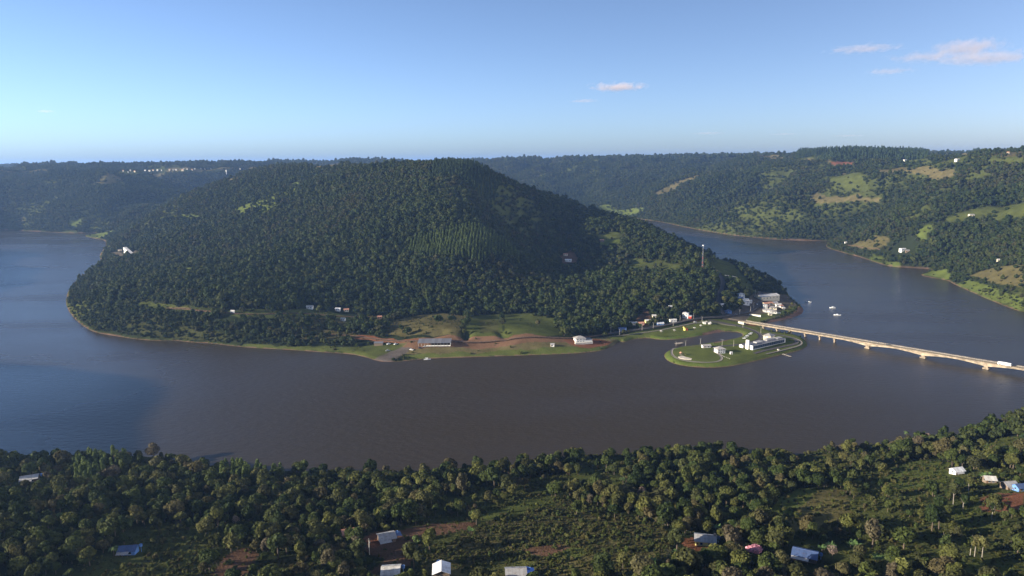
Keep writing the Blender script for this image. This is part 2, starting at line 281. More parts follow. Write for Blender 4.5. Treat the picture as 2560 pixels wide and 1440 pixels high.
# name: colour, tree density, bush density, list of photograph outlines
COVER = [
 (OLIVE, .02, .30, [(960,835),(985,800),(1060,786),(1110,784),(1160,790),(1152,848),(1010,842)]),
 (PAST, 0, .05, [(1174,790),(1250,786),(1262,848),(1168,851)]),
 ((.066, .066, .024), 0, .12, [(1195,800),(1245,798),(1250,835),(1200,835)]),
 (PAST, .01, .05, [(1256,786),(1340,783),(1392,798),(1402,838),(1335,846),(1264,848)]),
 (DRY, 0, .06, [(1000,852),(1150,853),(1400,849),(1545,838),(1545,856),(1530,868),(1480,880),(1260,890),(1100,895),(1000,880)]),
 (PAST, 0, .10, [(880,868),(960,858),(1010,862),(1000,880),(940,896),(905,892),(860,884),(750,877),(640,871),(580,866),(640,862),(760,868)]),
 (LAWN, 0, .08, [(1020,886),(1180,882),(1340,874),(1480,868),(1520,866),(1510,876),(1430,885),(1260,891),(1100,896),(1030,898)]),
 ((.150, .085, .050), 0, .04, [(1020,853),(1170,851),(1410,847),(1410,857),(1280,864),(1180,872),(1040,874),(1010,868)]),
 (RED, 0, .04, [(1405,850),(1440,845),(1500,848),(1530,856),(1520,864),(1470,872),(1440,868),(1420,860)]),
 (RED, 0, .10, [(820,838),(880,836),(930,840),(1000,851),(1100,850),(1100,855),(1010,858),(930,851),(870,846)]),
 (GREY, 0, .01, [(935,900),(975,880),(1005,868),(1030,870),(1020,882),(1000,892),(975,907),(945,906)]),
 (LAWN, 0, .01, [(1520,845),(1560,836),(1640,824),(1700,814),(1790,798),(1850,806),(1905,812),(1912,826),(1880,845),(1850,836),(1830,826),(1790,824),(1740,838),(1640,843),(1560,854),(1545,850)]),
 (MUD, 0, 0, [(1636,848),(1650,843),(1700,840),(1760,832),(1796,824),(1812,827),(1790,832),(1740,845),(1690,852),(1650,852)]),
 (LAWN, 0, .005, [(1908,820),(1930,829),(1990,838),(2022,858),(2020,870),(1950,890),(1850,915),(1800,922),(1710,917),(1655,900),(1655,880),(1700,866),(1760,858),(1800,851),(1850,841),(1880,825)]),
 (MUD, 0, .02, [(1700,869),(1735,866),(1800,856),(1858,840),(1858,834),(1842,840),(1795,850),(1735,861)]),
 (TOWN, 0, .03, [(1800,800),(1822,785),(1850,770),(1875,742),(1900,730),(1968,738),(1990,765),(1965,785),(1930,797),(1890,805),(1850,806)]),
 (LAWN, 0, .05, [(1860,806),(1875,790),(1900,786),(1940,782),(1975,770),(1990,762),(1985,776),(1950,788),(1910,800),(1895,808)]),
 (MUD, 0, .02, [(1905,809),(1925,801),(1960,794),(1985,783),(1996,768),(2008,768),(2011,780),(1985,796),(1935,807)]),
 (RED, 0, .02, [(1858,811),(1880,806),(1900,808),(1885,816)]),
 (SOIL, .05, .2, [(1590,800),(1608,780),(1600,768),(1615,772),(1630,795),(1620,815),(1600,822)]),
 (SOIL, .02, .1, [(1700,797),(1735,792),(1760,800),(1730,806)]),
 # clearings on the main hill
 (BRIGHT, .05, .1, [(1500,600),(1550,600),(1556,610),(1520,616),(1500,612)]),
 (PAST, .03, .05, [(1490,590),(1540,578),(1560,590),(1545,600),(1500,602)]),
 (SOIL, .05, .1, [(1400,640),(1430,625),(1445,645),(1440,658),(1405,658)]),
 (PAST, .02, .05, [(1560,645),(1640,650),(1700,662),(1730,680),(1660,675),(1580,660)]),
 (PAST, .03, .08, [(1770,640),(1800,640),(1850,680),(1870,700),(1890,730),(1850,720),(1810,690),(1770,660)]),
 (GREY, .02, .1, [(1775,622),(1815,628),(1830,645),(1800,640)]),
 (BRIGHT, .15, .3, [(1555,660),(1600,668),(1690,686),(1690,694),(1590,680)]),
 (DRY, .02, .05, [(768,417),(800,413),(870,411),(880,415),(850,420),(790,423)]),
 (DRY, .1, .2, [(560,452),(600,440),(612,436),(600,448),(570,458)]),
 (BRIGHT, .25, .3, [(585,520),(640,505),(650,520),(590,538)]),
 (BRIGHT, .25, .3, [(450,540),(480,536),(500,545),(465,552)]),
 (BRIGHT, .35, .3, [(640,500),(700,470),(760,450),(740,480),(680,520),(650,540)]),
 (BRIGHT, .35, .3, [(420,640),(470,630),(520,650),(470,680),(420,670)]),
 (PAST, .2, .4, [(330,750),(360,752),(420,762),(480,768),(420,774),(340,768)]),
 (DRY, .1, .3, [(415,768),(475,770),(475,776),(420,774)]),
 (PAST, .35, .5, [(560,780),(700,775),(800,770),(860,790),(960,790),(970,805),(860,812),(700,800),(600,795)]),
 (OLIVE, .5, .5, [(700,790),(860,795),(900,830),(880,850),(760,850),(700,820)]),
 ((.045, .048, .018), .75, .6, [(300,790),(420,800),(520,820),(600,850),(480,850),(360,835),(290,810)]),
 (TOWN, 0, .1, [(285,627),(340,627),(340,640),(300,645),(288,638)]),
 # right bank
 (DRY, .02, .05, [(2080,432),(2190,424),(2250,419),(2330,421),(2385,424),(2390,438),(2345,455),(2320,440),(2290,434),(2200,431),(2110,433)]),
 (PAST, .02, .05, [(2050,446),(2080,434),(2150,430),(2165,460),(2175,490),(2120,478),(2075,460)]),
 (DRY, .03, .05, [(2025,495),(2040,482),(2075,492),(2150,490),(2210,498),(2200,505),(2100,508),(2045,510)]),
 (PAST, .02, .03, [(2345,548),(2400,535),(2480,518),(2565,500),(2565,542),(2450,550),(2385,556)]),
 (OLIVE, .15, .3, [(2120,616),(2160,600),(2200,588),(2225,600),(2215,620),(2180,628)]),
 (BRIGHT, .1, .2, [(2292,590),(2300,572),(2330,562),(2330,578),(2312,606),(2296,606)]),
 (BRIGHT, .02, .1, [(2302,688),(2330,680),(2366,675),(2378,690),(2370,700),(2330,694)]),
 (BRIGHT, .15, .2, [(2170,648),(2185,640),(2215,648),(2255,660),(2235,668),(2200,660)]),
 (BRIGHT, .3, .4, [(2380,710),(2420,700),(2480,720),(2560,755),(2560,780),(2480,752),(2400,717)]),
 (OLIVE, .15, .3, [(2420,690),(2480,670),(2560,660),(2560,720),(2480,710)]),
 (DRY, .1, .1, [(2370,384),(2450,382),(2560,378),(2560,392),(2480,396),(2400,392)]),
 (PAST, .1, .1, [(2440,402),(2560,394),(2560,410),(2480,408)]),
 (PAST, .03, .05, [(2250,402),(2330,402),(2345,412),(2260,412)]),
 (RED, .05, .05, [(2070,406),(2110,405),(2150,412),(2140,417),(2085,413)]),
 (DRY, .05, .05, [(1998,402),(2040,398),(2078,406),(2070,411),(2010,406)]),
 (DRY, .03, .05, [(1640,480),(1700,452),(1750,437),(1735,452),(1690,472),(1640,488)]),
 (BRIGHT, .1, .2, [(1480,515),(1520,512),(1545,525),(1600,520),(1610,528),(1570,538),(1510,530)]),
 (BRIGHT, .1, .2, [(1565,530),(1590,522),(1600,526),(1575,540)]),
 (DRY, .05, .1, [(1800,395),(1950,392),(2000,394),(1900,398),(1810,399)]),
 (PAST, .1, .1, [(1440,402),(1500,400),(1480,406),(1440,408)]),
 # far left bank
 (OLIVE, .25, .3, [(232,462),(250,448),(300,443),(305,456),(262,463)]),
 (BRIGHT, .1, .1, [(160,567),(180,556),(200,552),(212,564),(185,569)]),
 (DRY, .1, .1, [(40,553),(60,540),(65,550),(45,560)]),
 (BRIGHT, .05, .2, [(205,591),(235,584),(262,582),(300,575),(265,593),(240,597)]),
 (DRY, .02, .05, [(330,430),(420,422),(560,419),(640,417),(640,423),(480,427),(360,432)]),
 (DRY, .05, .05, [(0,425),(100,424),(140,426),(60,431),(0,430)]),
 # near bank
 (OLIVE, 0, .30, [(1955,1315),(1990,1280),(2020,1245),(2060,1225),(2110,1225),(2135,1290),(2110,1315),(2060,1325),(1985,1328)]),
 (LAWN, 0, .2, [(1925,1300),(1940,1250),(2000,1220),(2050,1222),(2010,1260),(1960,1300)]),
 (OLIVE, .035, 1.0, [(1050,1440),(1080,1385),(1170,1330),(1290,1272),(1400,1250),(1490,1265),(1620,1305),(1690,1350),(1660,1400),(1560,1440)]),
 (CROP, 0, .5, [(1200,1440),(1190,1410),(1280,1395),(1340,1405),(1330,1440)]),
 (SOIL, .02, .3, [(1290,1380),(1390,1360),(1460,1380),(1380,1400)]),
 (SOIL, .03, .15, [(895,1350),(940,1330),(1010,1325),(1090,1308),(1190,1308),(1180,1322),(1060,1345),(1040,1375),(1030,1415),(980,1425),(940,1440),(905,1440),(960,1400),(895,1375)]),
 (RED, 0, .02, [(905,1345),(945,1335),(955,1365),(930,1372)]),
 (RED, .02, .1, [(2425,1272),(2450,1245),(2490,1235),(2560,1232),(2560,1270),(2520,1282),(2450,1280)]),
 (RED, 0, .05, [(1690,1352),(1735,1343),(1760,1368),(1800,1375),(1790,1388),(1730,1378)]),
 (CROP, .01, 1.0, [(360,1400),(450,1365),(560,1335),(545,1385),(510,1420),(480,1445),(260,1445)]),
 (CROP, .03, .6, [(380,1380),(400,1370),(500,1362),(470,1385),(370,1392)]),
 (SOIL, .02, .2, [(520,1445),(555,1395),(615,1370),(650,1385),(620,1445)]),
 (OLIVE, .05, .7, [(640,1440),(660,1410),(740,1390),(760,1420),(720,1445)]),
 (PAST, .02, .2, [(1425,1185),(1470,1168),(1530,1190),(1580,1220),(1540,1232),(1450,1210)]),
 (PAST, .02, .2, [(1190,1292),(1280,1262),(1375,1240),(1390,1262),(1290,1290),(1200,1305)]),
 (LAWN, .04, .5, [(2190,1210),(2240,1160),(2300,1150),(2375,1158),(2370,1215),(2300,1225),(2230,1228)]),
 (BRIGHT, .05, .6, [(2220,1180),(2270,1155),(2290,1165),(2265,1200),(2230,1205)]),
 (PAST, .1, .5, [(2420,1112),(2500,1092),(2560,1095),(2560,1118),(2480,1128)]),
 (PAST, .12, .6, [(2360,1260),(2440,1225),(2460,1260),(2430,1300),(2500,1330),(2380,1320)]),
 (PAST, .05, .5, [(2440,1440),(2360,1400),(2420,1390),(2540,1415),(2560,1440)]),
 (PAST, .15, .5, [(100,1215),(160,1205),(200,1215),(160,1230),(110,1232)]),
 (LAWN, .05, .8, [(1370,1395),(1440,1365),(1480,1380),(1440,1402)]),
]
GC = np.empty(GX.shape + (3,), np.float32); GC[:] = FOREST
GT = np.ones(GX.shape, np.float32); GB = np.full(GX.shape, .15, np.float32)
# thin the wood towards the water, and let scrubby openings in
edge = sstep(.5, 4.5, GS)
n_open = fbm(GX, GY, 260, 4, N3) + .16 * sstep(-350, -700, GX) * (RR > 900) * (RR < 2700) + .10 * sstep(500, 800, GX) * (RR > 1100) * (RR < 3600)
gapm = sstep(.0, .2, fbm(GX, GY, 90, 3, N2) + .05 * sstep(-100, 250, GX)) * (RR < 660)
GC += gapm[..., None] * (np.array((.070, .076, .024)) - GC) * .9; GB = np.maximum(GB, .55 * gapm)
scr = sstep(.22, .42, n_open) * (RR > 560) * (1 - sstep(4500, 6500, RR))
GC += scr[..., None] * (np.array(PAST) - GC) * .8; GT *= 1 - .45 * scr; GB = GB + .5 * scr
GC += ((1 - edge) * (GS > 0))[..., None] * (np.array((.045, .055, .018)) - GC) * .75; GT *= .12 + .88 * edge; GB = np.maximum(GB, (1 - sstep(3, 12, GS)) * .95)
# far tableland: patchwork of fields and plantations
fl = sstep(4300, 6000, RR) * sstep(.02, .12, fbm(GX, GY, 900, 3, N2))
GC += fl[..., None] * (np.array((.085, .080, .036)) - GC) * .9; GT *= 1 - .9 * fl
wob = fbm(GX, GY, 22, 2, N2) * 7
for colr, tr, bu, pl in COVER:
    Q = PL(pl)
    cx, cy = Q.mean(0); ext = np.hypot(Q[:, 0] - cx, Q[:, 1] - cy).max() + 30
    m_ = (np.hypot(GX - cx, GY - cy) < ext)
    k_ = float(np.clip(ext / 220, .12, 1))
    ins = in_poly(Q, GX[m_] + wob[m_] * k_, GY[m_] + wob[m_] * k_ * .8) & (GS[m_] > -1.5)
    idx = np.argwhere(m_)[ins]
    GC[idx[:, 0], idx[:, 1]] = colr; GT[idx[:, 0], idx[:, 1]] = tr; GB[idx[:, 0], idx[:, 1]] = bu
rim = (GS > .4) & (GS < 9) & (RR > 780) & (RR < 1100) & (PP > R(11)) & (PP < R(17)) & (GX < 262) ; GC[rim] = (.085, .110, .026)
bed = (GS < .4); GC[bed] = (.16, .10, .07); GT[bed] = 0; GB[bed] = 0

m, nt, p = nmat('land')
N, L = nt.nodes, nt.links
vc = N.new('ShaderNodeVertexColor'); vc.layer_name = 'cover'
geo = N.new('ShaderNodeNewGeometry')
def nz(scale, detail=4):
    n = N.new('ShaderNodeTexNoise'); n.inputs['Scale'].default_value = scale; n.inputs['Detail'].default_value = detail
    L.new(geo.outputs['Position'], n.inputs['Vector']); return n
a, b_ = nz(.9, 5), nz(.06, 4)
ad = N.new('ShaderNodeMath'); ad.operation = 'ADD'; L.new(a.outputs['Fac'], ad.inputs[0]); L.new(b_.outputs['Fac'], ad.inputs[1])
mr = N.new('ShaderNodeMapRange'); mr.inputs['From Min'].default_value = .55; mr.inputs['From Max'].default_value = 1.45
mr.inputs['To Min'].default_value = .45; mr.inputs['To Max'].default_value = 1.5; L.new(ad.outputs[0], mr.inputs['Value'])
sc_ = N.new('ShaderNodeVectorMath'); sc_.operation = 'SCALE'; L.new(vc.outputs['Color'], sc_.inputs[0]); L.new(mr.outputs[0], sc_.inputs['Scale'])
L.new(sc_.outputs[0], p.inputs['Base Color']); p.inputs['Roughness'].default_value = 1; p.inputs['Specular IOR Level'].default_value = 0
bp = N.new('ShaderNodeBump'); bp.inputs['Strength'].default_value = .9; bp.inputs['Distance'].default_value = .8
L.new(a.outputs['Fac'], bp.inputs['Height']); L.new(bp.outputs[0], p.inputs['Normal'])
LAND = m
nr, nc = GX.shape
ii, jj = np.meshgrid(np.arange(nr - 1), np.arange(nc - 1), indexing='ij')
q0 = (ii * nc + jj).ravel()
faces = np.stack([q0, q0 + 1, q0 + nc + 1, q0 + nc], 1)[:, ::-1]
me = np_mesh('terrain', np.stack([GX.ravel(), GY.ravel(), GH.ravel()], 1), faces, LAND, True)
ca = me.color_attributes.new('cover', 'FLOAT_COLOR', 'POINT')
ca.data.foreach_set('color', np.concatenate([GC.reshape(-1, 3), np.ones((nr * nc, 1), np.float32)], 1).astype(np.float32).ravel())
tag(link('terrain', me), kind='structure')

# ------------------------------------------------------------------ river
m, nt, p = nmat('river_water')
N, L = nt.nodes, nt.links
p.inputs['Base Color'].default_value = (.036, .026, .014, 1); p.inputs['Specular Tint'].default_value = (.42, .71, 1, 1); p.inputs['IOR'].default_value = 1.33; p.inputs['Specular IOR Level'].default_value = .5
geo = N.new('ShaderNodeNewGeometry')
mp = N.new('ShaderNodeMapping'); mp.inputs['Scale'].default_value = (.10, .22, .2); mp.inputs['Rotation'].default_value = (0, 0, .3); L.new(geo.outputs['Position'], mp.inputs['Vector'])
w1 = N.new('ShaderNodeTexNoise'); w1.inputs['Scale'].default_value = 1.0; w1.inputs['Detail'].default_value = 6; w1.inputs['Roughness'].default_value = .6; L.new(mp.outputs[0], w1.inputs['Vector'])
bp = N.new('ShaderNodeBump'); bp.inputs['Strength'].default_value = .7; bp.inputs['Distance'].default_value = 1.0; L.new(w1.outputs['Fac'], bp.inputs['Height']); L.new(bp.outputs[0], p.inputs['Normal'])
mp2 = N.new('ShaderNodeMapping'); mp2.inputs['Scale'].default_value = (.0022, .007, .01); mp2.inputs['Rotation'].default_value = (0, 0, -.2); L.new(geo.outputs['Position'], mp2.inputs['Vector'])
w2 = N.new('ShaderNodeTexNoise'); w2.inputs['Scale'].default_value = 1.0; w2.inputs['Detail'].default_value = 4; L.new(mp2.outputs[0], w2.inputs['Vector'])
mr = N.new('ShaderNodeMapRange'); mr.inputs['From Min'].default_value = .35; mr.inputs['From Max'].default_value = .65; mr.inputs['To Min'].default_value = -.10; mr.inputs['To Max'].default_value = .12
L.new(w2.outputs['Fac'], mr.inputs['Value'])
# sky reflection weakened over mid-river and strengthened outward, set into roughness and specular level
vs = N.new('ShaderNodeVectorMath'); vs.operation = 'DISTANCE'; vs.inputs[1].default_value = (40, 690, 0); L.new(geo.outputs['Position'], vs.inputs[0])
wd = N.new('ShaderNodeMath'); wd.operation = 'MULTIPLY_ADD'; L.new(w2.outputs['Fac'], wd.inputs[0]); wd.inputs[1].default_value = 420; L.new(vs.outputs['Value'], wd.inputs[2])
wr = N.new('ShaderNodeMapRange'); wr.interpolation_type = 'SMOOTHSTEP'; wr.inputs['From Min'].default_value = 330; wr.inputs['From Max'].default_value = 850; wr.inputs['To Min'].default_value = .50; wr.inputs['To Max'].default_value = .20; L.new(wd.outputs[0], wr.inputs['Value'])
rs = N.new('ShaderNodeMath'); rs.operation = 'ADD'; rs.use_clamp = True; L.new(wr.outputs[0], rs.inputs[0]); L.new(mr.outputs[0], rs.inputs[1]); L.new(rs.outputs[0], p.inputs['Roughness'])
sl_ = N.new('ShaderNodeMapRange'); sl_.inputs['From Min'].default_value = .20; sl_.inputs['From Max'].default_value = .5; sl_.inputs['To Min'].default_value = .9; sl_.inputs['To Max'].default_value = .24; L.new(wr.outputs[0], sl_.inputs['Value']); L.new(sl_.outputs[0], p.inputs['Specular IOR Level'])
v = np.array([(-3200, 100, 0), (3400, 100, 0), (3400, 4200, 0), (-3200, 4200, 0)])
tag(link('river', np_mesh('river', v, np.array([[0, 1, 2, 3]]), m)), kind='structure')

# ------------------------------------------------------------------ foliage
def foliage_mat(name, cols, patch=.004, trans=.25):
    """cols: leaf colours picked per tree; each leaf clump varies a little"""
    m, nt, p = nmat(name); N, L = nt.nodes, nt.links
    oi = N.new('ShaderNodeObjectInfo'); ge = N.new('ShaderNodeNewGeometry')
    rp = N.new('ShaderNodeValToRGB'); rp.color_ramp.interpolation = 'LINEAR'
    el = rp.color_ramp.elements
    while len(el) < len(cols): el.new(.5)
    for i, c in enumerate(cols): el[i].position = i / (len(cols) - 1); el[i].color = (*c, 1)
    n = N.new('ShaderNodeTexNoise'); n.inputs['Scale'].default_value = patch; n.inputs['Detail'].default_value = 2; L.new(oi.outputs['Location'], n.inputs['Vector'])
    f = N.new('ShaderNodeMath'); f.operation = 'MULTIPLY_ADD'; L.new(n.outputs['Fac'], f.inputs[0]); f.inputs[1].default_value = 1.5; f.inputs[2].default_value = -.78
    f2 = N.new('ShaderNodeMath'); f2.operation = 'ADD'; f2.use_clamp = True; L.new(f.outputs[0], f2.inputs[0]); L.new(oi.outputs['Random'], f2.inputs[1]); L.new(f2.outputs[0], rp.inputs[0])
    mr = N.new('ShaderNodeMapRange'); mr.inputs['To Min'].default_value = .6; mr.inputs['To Max'].default_value = 1.35; L.new(ge.outputs['Random Per Island'], mr.inputs['Value'])
    sc_ = N.new('ShaderNodeVectorMath'); sc_.operation = 'SCALE'; L.new(rp.outputs[0], sc_.inputs[0]); L.new(mr.outputs[0], sc_.inputs['Scale'])
    L.new(sc_.outputs[0], p.inputs['Base Color']); p.inputs['Roughness'].default_value = .75; p.inputs['Specular IOR Level'].default_value = .15
    if trans:
        t = N.new('ShaderNodeBsdfTranslucent'); mx = N.new('ShaderNodeMixShader'); mx.inputs[0].default_value = trans
        L.new(sc_.outputs[0], t.inputs['Color']); L.new(p.outputs[0], mx.inputs[1]); L.new(t.outputs[0], mx.inputs[2])
        L.new(mx.outputs[0], nt.nodes['Material Output'].inputs['Surface'])
    return m
LEAF = foliage_mat('leaves', [(.024, .038, .010), (.040, .056, .014), (.056, .072, .017), (.048, .050, .018), (.088, .094, .023), (.036, .056, .014), (.080, .066, .030), (.108, .114, .028), (.092, .076, .046)])
LEAF_F = foliage_mat('forest_leaves', [(.020, .034, .010), (.029, .045, .012), (.040, .056, .014), (.034, .044, .014), (.058, .068, .018), (.026, .042, .012), (.050, .050, .020)])
LEAF_E = foliage_mat('eucalyptus_leaves', [(.070, .098, .028), (.092, .122, .032), (.078, .108, .034)])
LEAF_P = foliage_mat('pine_needles', [(.028, .048, .020), (.036, .056, .022)], trans=.1)
LEAF_B = foliage_mat('scrub_leaves', [(.060, .064, .017), (.050, .068, .016), (.078, .066, .026), (.088, .096, .022), (.038, .052, .014)], patch=.02)
LEAF_Y = foliage_mat('banana_leaves', [(.090, .150, .045), (.110, .170, .055)])
BARK = mat('bark', (.11, .085, .065), .9, .1, .3, 3); BARK_W = mat('pale_bark', (.27, .24, .20), .85, .1, .2, 3)

def ico(sub):
    bm = bmesh.new(); bmesh.ops.create_icosphere(bm, subdivisions=sub, radius=1)
    v = np.array([x.co[:] for x in bm.verts]); f = np.array([[w.index for w in q.verts] for q in bm.faces]); bm.free(); return v, f
ICO1, ICO2 = ico(1), ico(2)
def quads(pts, nrm, size, g):
    """leaf clumps: one bent quad at every point"""
    n = len(pts); t = g.normal(size=(n, 3)); t -= (t * nrm).sum(1, keepdims=True) * nrm; t /= np.linalg.norm(t, axis=1, keepdims=True)
    b = np.cross(nrm, t); s = (size * g.uniform(.65, 1.35, n))[:, None] / 2; asp = g.uniform(.6, 1.1, n)[:, None]
    c = nrm * s * g.uniform(-.5, .2, (n, 1))
    V = np.stack([pts - t * s - b * s * asp + c, pts + t * s - b * s * asp, pts + t * s + b * s * asp + c, pts - t * s + b * s * asp], 1).reshape(-1, 3)
    return V, np.arange(4 * n).reshape(n, 4)
def crown(seed, wid, hgt, base, nl, nq, qs, core=.80, sub=1, flat=.75, cone=0.0):
    g = np.random.default_rng(seed)
    c = g.normal(size=(nl, 3)); c /= np.linalg.norm(c, axis=1, keepdims=True); c *= g.uniform(.25, .62, (nl, 1))
    c[:, 2] = np.abs(c[:, 2]) * 1.1 - .12
    if cone:
        t = np.linspace(0, 1, nl); c = np.stack([g.normal(0, .18, nl) * (1 - t), g.normal(0, .18, nl) * (1 - t), t * 1.3 - .3], 1)
        r = (1 - cone * t) * g.uniform(.5, .62, nl)
    else: r = g.uniform(.34, .52, nl)
    S = np.array([wid / 2, wid / 2, hgt / 1.35]); off = np.array([0, 0, base + hgt * .38])
    V, F, k = [], [], 0
    bv, bf = ICO1 if sub == 1 else ICO2
    for i in range(nl):
        jit = 1 + g.uniform(-.16, .16, (len(bv), 1))
        v = (bv * r[i] * core * jit * [1, 1, flat] + c[i]) * S + off
        V.append(v); F.append(np.concatenate([bf, bf[:, 2:3]], 1) + k); k += len(v)
    li = g.integers(0, nl, nq * 2); d = g.normal(size=(nq * 2, 3)); d[:, 2] += .25; d /= np.linalg.norm(d, axis=1, keepdims=True)
    p_ = c[li] + d * r[li][:, None] * [1, 1, flat] * g.uniform(.86, 1.12, (nq * 2, 1))
    ok = np.ones(len(p_), bool)
    for i in range(nl): ok &= (np.linalg.norm((p_ - c[i]) / [1, 1, flat], axis=1) > r[i] * .84)
    p_ = p_[ok][:nq]; d = d[ok][:nq]
    nrm = d + g.normal(0, .45, d.shape); nrm /= np.linalg.norm(nrm, axis=1, keepdims=True)
    qv, qf = quads(p_ * S + off, nrm, qs, g)
    V.append(qv); F.append(qf + k)
    return np.concatenate(V), np.concatenate(F)
def tube(pts, rad, n=6):
    V, F = [], []
    pts = [np.array(q, float) for q in pts]
    for i, q in enumerate(pts):
        d = pts[min(i + 1, len(pts) - 1)] - pts[max(i - 1, 0)]; d /= np.linalg.norm(d) + 1e-9
        u = np.cross(d, [0, 1, 0] if abs(d[1]) < .9 else [1, 0, 0]); u /= np.linalg.norm(u); w = np.cross(d, u)
        for k in range(n):
            a = 2 * math.pi * k / n; V.append(q + (u * math.cos(a) + w * math.sin(a)) * rad[i])
        if i:
            for k in range(n): F.append([(i - 1) * n + k, (i - 1) * n + (k + 1) % n, i * n + (k + 1) % n, i * n + k])
    return np.array(V), np.array(F)
def trunk(seed, h, r, limbs=3, spread=2.2):
    g = np.random.default_rng(seed); V, F, k = [], [], 0
    def add(vf):
        nonlocal k
        V.append(vf[0]); F.append(vf[1] + k); k += len(vf[0])
    b = g.normal(0, .12, 2) * h * .3
    add(tube([(0, 0, -1.2), (b[0] * .4, b[1] * .4, h * .5), (b[0], b[1], h)], [r * 1.35, r, r * .55]))
    for i in range(limbs):
        a = 2 * math.pi * (i + g.random()) / limbs; z0 = h * g.uniform(.55, .9)
        add(tube([(b[0] * z0 / h, b[1] * z0 / h, z0), (math.cos(a) * spread * .5, math.sin(a) * spread * .5, z0 + h * .18), (math.cos(a) * spread, math.sin(a) * spread, z0 + h * .45)], [r * .55, r * .4, r * .15], 5))
    return np.concatenate(V), np.concatenate(F)
def joined(name, parts):
    """parts: (verts, quads, material) joined into one mesh"""
    me = np_mesh(name, np.concatenate([p_[0] for p_ in parts]), np.concatenate([p_[1] + sum(len(q[0]) for q in parts[:i]) for i, p_ in enumerate(parts)]))
    mi = []
    for i, p_ in enumerate(parts): me.materials.append(p_[2]); mi += [i] * len(p_[1])
    me.polygons.foreach_set('material_index', np.array(mi, dtype=np.int32)); me.update()
    return me
# near tree kinds (crown and trunk apart), unit size in metres
KIND = []
for i, (wid, hgt, base, nl) in enumerate([(9.5, 8.5, 3.2, 11), (11.5, 7.5, 3.6, 13), (8.0, 9.5, 3.0, 10), (10.0, 7.0, 4.2, 9), (7.0, 7.5, 2.2, 8)]):
    KIND.append((crown(100 + i, wid, hgt, base, nl, 900, .85), trunk(200 + i, base + hgt * .35, .28, 4, wid * .25), LEAF))
for i in range(2): KIND.append((crown(120 + i, 6.0, 9.0, 3.0, 9, 460, .8, cone=.35), trunk(220 + i, 9, .18, 2, .8), LEAF_E))
NEARK = [joined('near_tree', [(c[0], c[1], lm), (t[0], t[1], BARK)]) for c, t, lm in KIND]
FARK = []
for i, (wid, hgt, base, nl) in enumerate([(11.0, 9.5, 1.2, 9), (12.5, 8.5, 1.4, 10), (9.5, 11, 1.0, 8), (10.5, 8.0, 1.6, 8)]):
    FARK.append(joined('far_tree', [(*crown(140 + i, wid, hgt, base, nl, 150, 1.7, core=.92), LEAF_F), (*tube([(0, 0, -2), (0, 0, 5)], [.35, .3], 4), BARK)]))
FARK.append(joined('far_eucalyptus', [(*crown(150, 5.6, 9.5, 3, 6, 110, 1.4, core=.9, cone=.35), LEAF_E), (*tube([(0, 0, -2), (0, 0, 8)], [.25, .2], 4), BARK)]))
FARK.append(joined('far_pine', [(*crown(151, 6.0, 14, 4, 6, 110, 1.6, core=.9, cone=.35), LEAF_P), (*tube([(0, 0, -2), (0, 0, 8)], [.3, .2], 4), BARK)]))
BUSHK = [joined('bush', [(*crown(160 + i, 2.6, 2.0, -.2, 5, 90, .55), LEAF_B)]) for i in range(3)]
def hidden_col(name, meshes):
    c = bpy.data.collections.new(name)
    for i, me in enumerate(meshes): o = bpy.data.objects.new('plant_%02d' % i, me); c.objects.link(o)
    return c
NEAR_C, FAR_C, BUSH_C = hidden_col('a_near', NEARK), hidden_col('a_far', FARK), hidden_col('a_bush', BUSHK)
def scatter(name, xyz, scale, kind, col, label, cat):
    """one object of kind 'stuff': plants too many to count"""
    me = bpy.data.meshes.new(name); n = len(xyz); me.vertices.add(n); me.vertices.foreach_set('co', np.ascontiguousarray(xyz, np.float32).ravel())
    a = me.attributes.new('size', 'FLOAT_VECTOR', 'POINT'); a.data.foreach_set('vector', np.ascontiguousarray(scale, np.float32).ravel())
    a = me.attributes.new('sort', 'INT', 'POINT'); a.data.foreach_set('value', kind.astype(np.int32))
    a = me.attributes.new('turn', 'FLOAT_VECTOR', 'POINT'); tv = np.zeros((n, 3), np.float32); tv[:, 2] = rng.random(n) * 6.283; tv[:, :2] = rng.normal(0, .05, (n, 2)); a.data.foreach_set('vector', tv.ravel())
    o = link(name, me); tag(o, label, cat, kind='stuff')
    ng = bpy.data.node_groups.new(name, 'GeometryNodeTree')
    ng.interface.new_socket('Geometry', in_out='INPUT', socket_type='NodeSocketGeometry'); ng.interface.new_socket('Geometry', in_out='OUTPUT', socket_type='NodeSocketGeometry')
    N, L = ng.nodes, ng.links
    gi, go = N.new('NodeGroupInput'), N.new('NodeGroupOutput'); ip = N.new('GeometryNodeInstanceOnPoints'); ci = N.new('GeometryNodeCollectionInfo')
    ci.inputs['Collection'].default_value = col; ci.inputs['Separate Children'].default_value = True; ci.inputs['Reset Children'].default_value = True
    def attr(nm, ty):
        q = N.new('GeometryNodeInputNamedAttribute'); q.data_type = ty; q.inputs['Name'].default_value = nm; return q.outputs[0]
    L.new(gi.outputs[0], ip.inputs['Points']); L.new(ci.outputs[0], ip.inputs['Instance']); ip.inputs['Pick Instance'].default_value = True
    L.new(attr('sort', 'INT'), ip.inputs['Instance Index']); L.new(attr('size', 'FLOAT_VECTOR'), ip.inputs['Scale'])
    er = N.new('FunctionNodeEulerToRotation'); L.new(attr('turn', 'FLOAT_VECTOR'), er.inputs[0]); L.new(er.outputs[0], ip.inputs['Rotation'])
    L.new(ip.outputs[0], go.inputs[0])
    md = o.modifiers.new('grow', 'NODES'); md.node_group = ng
    return o
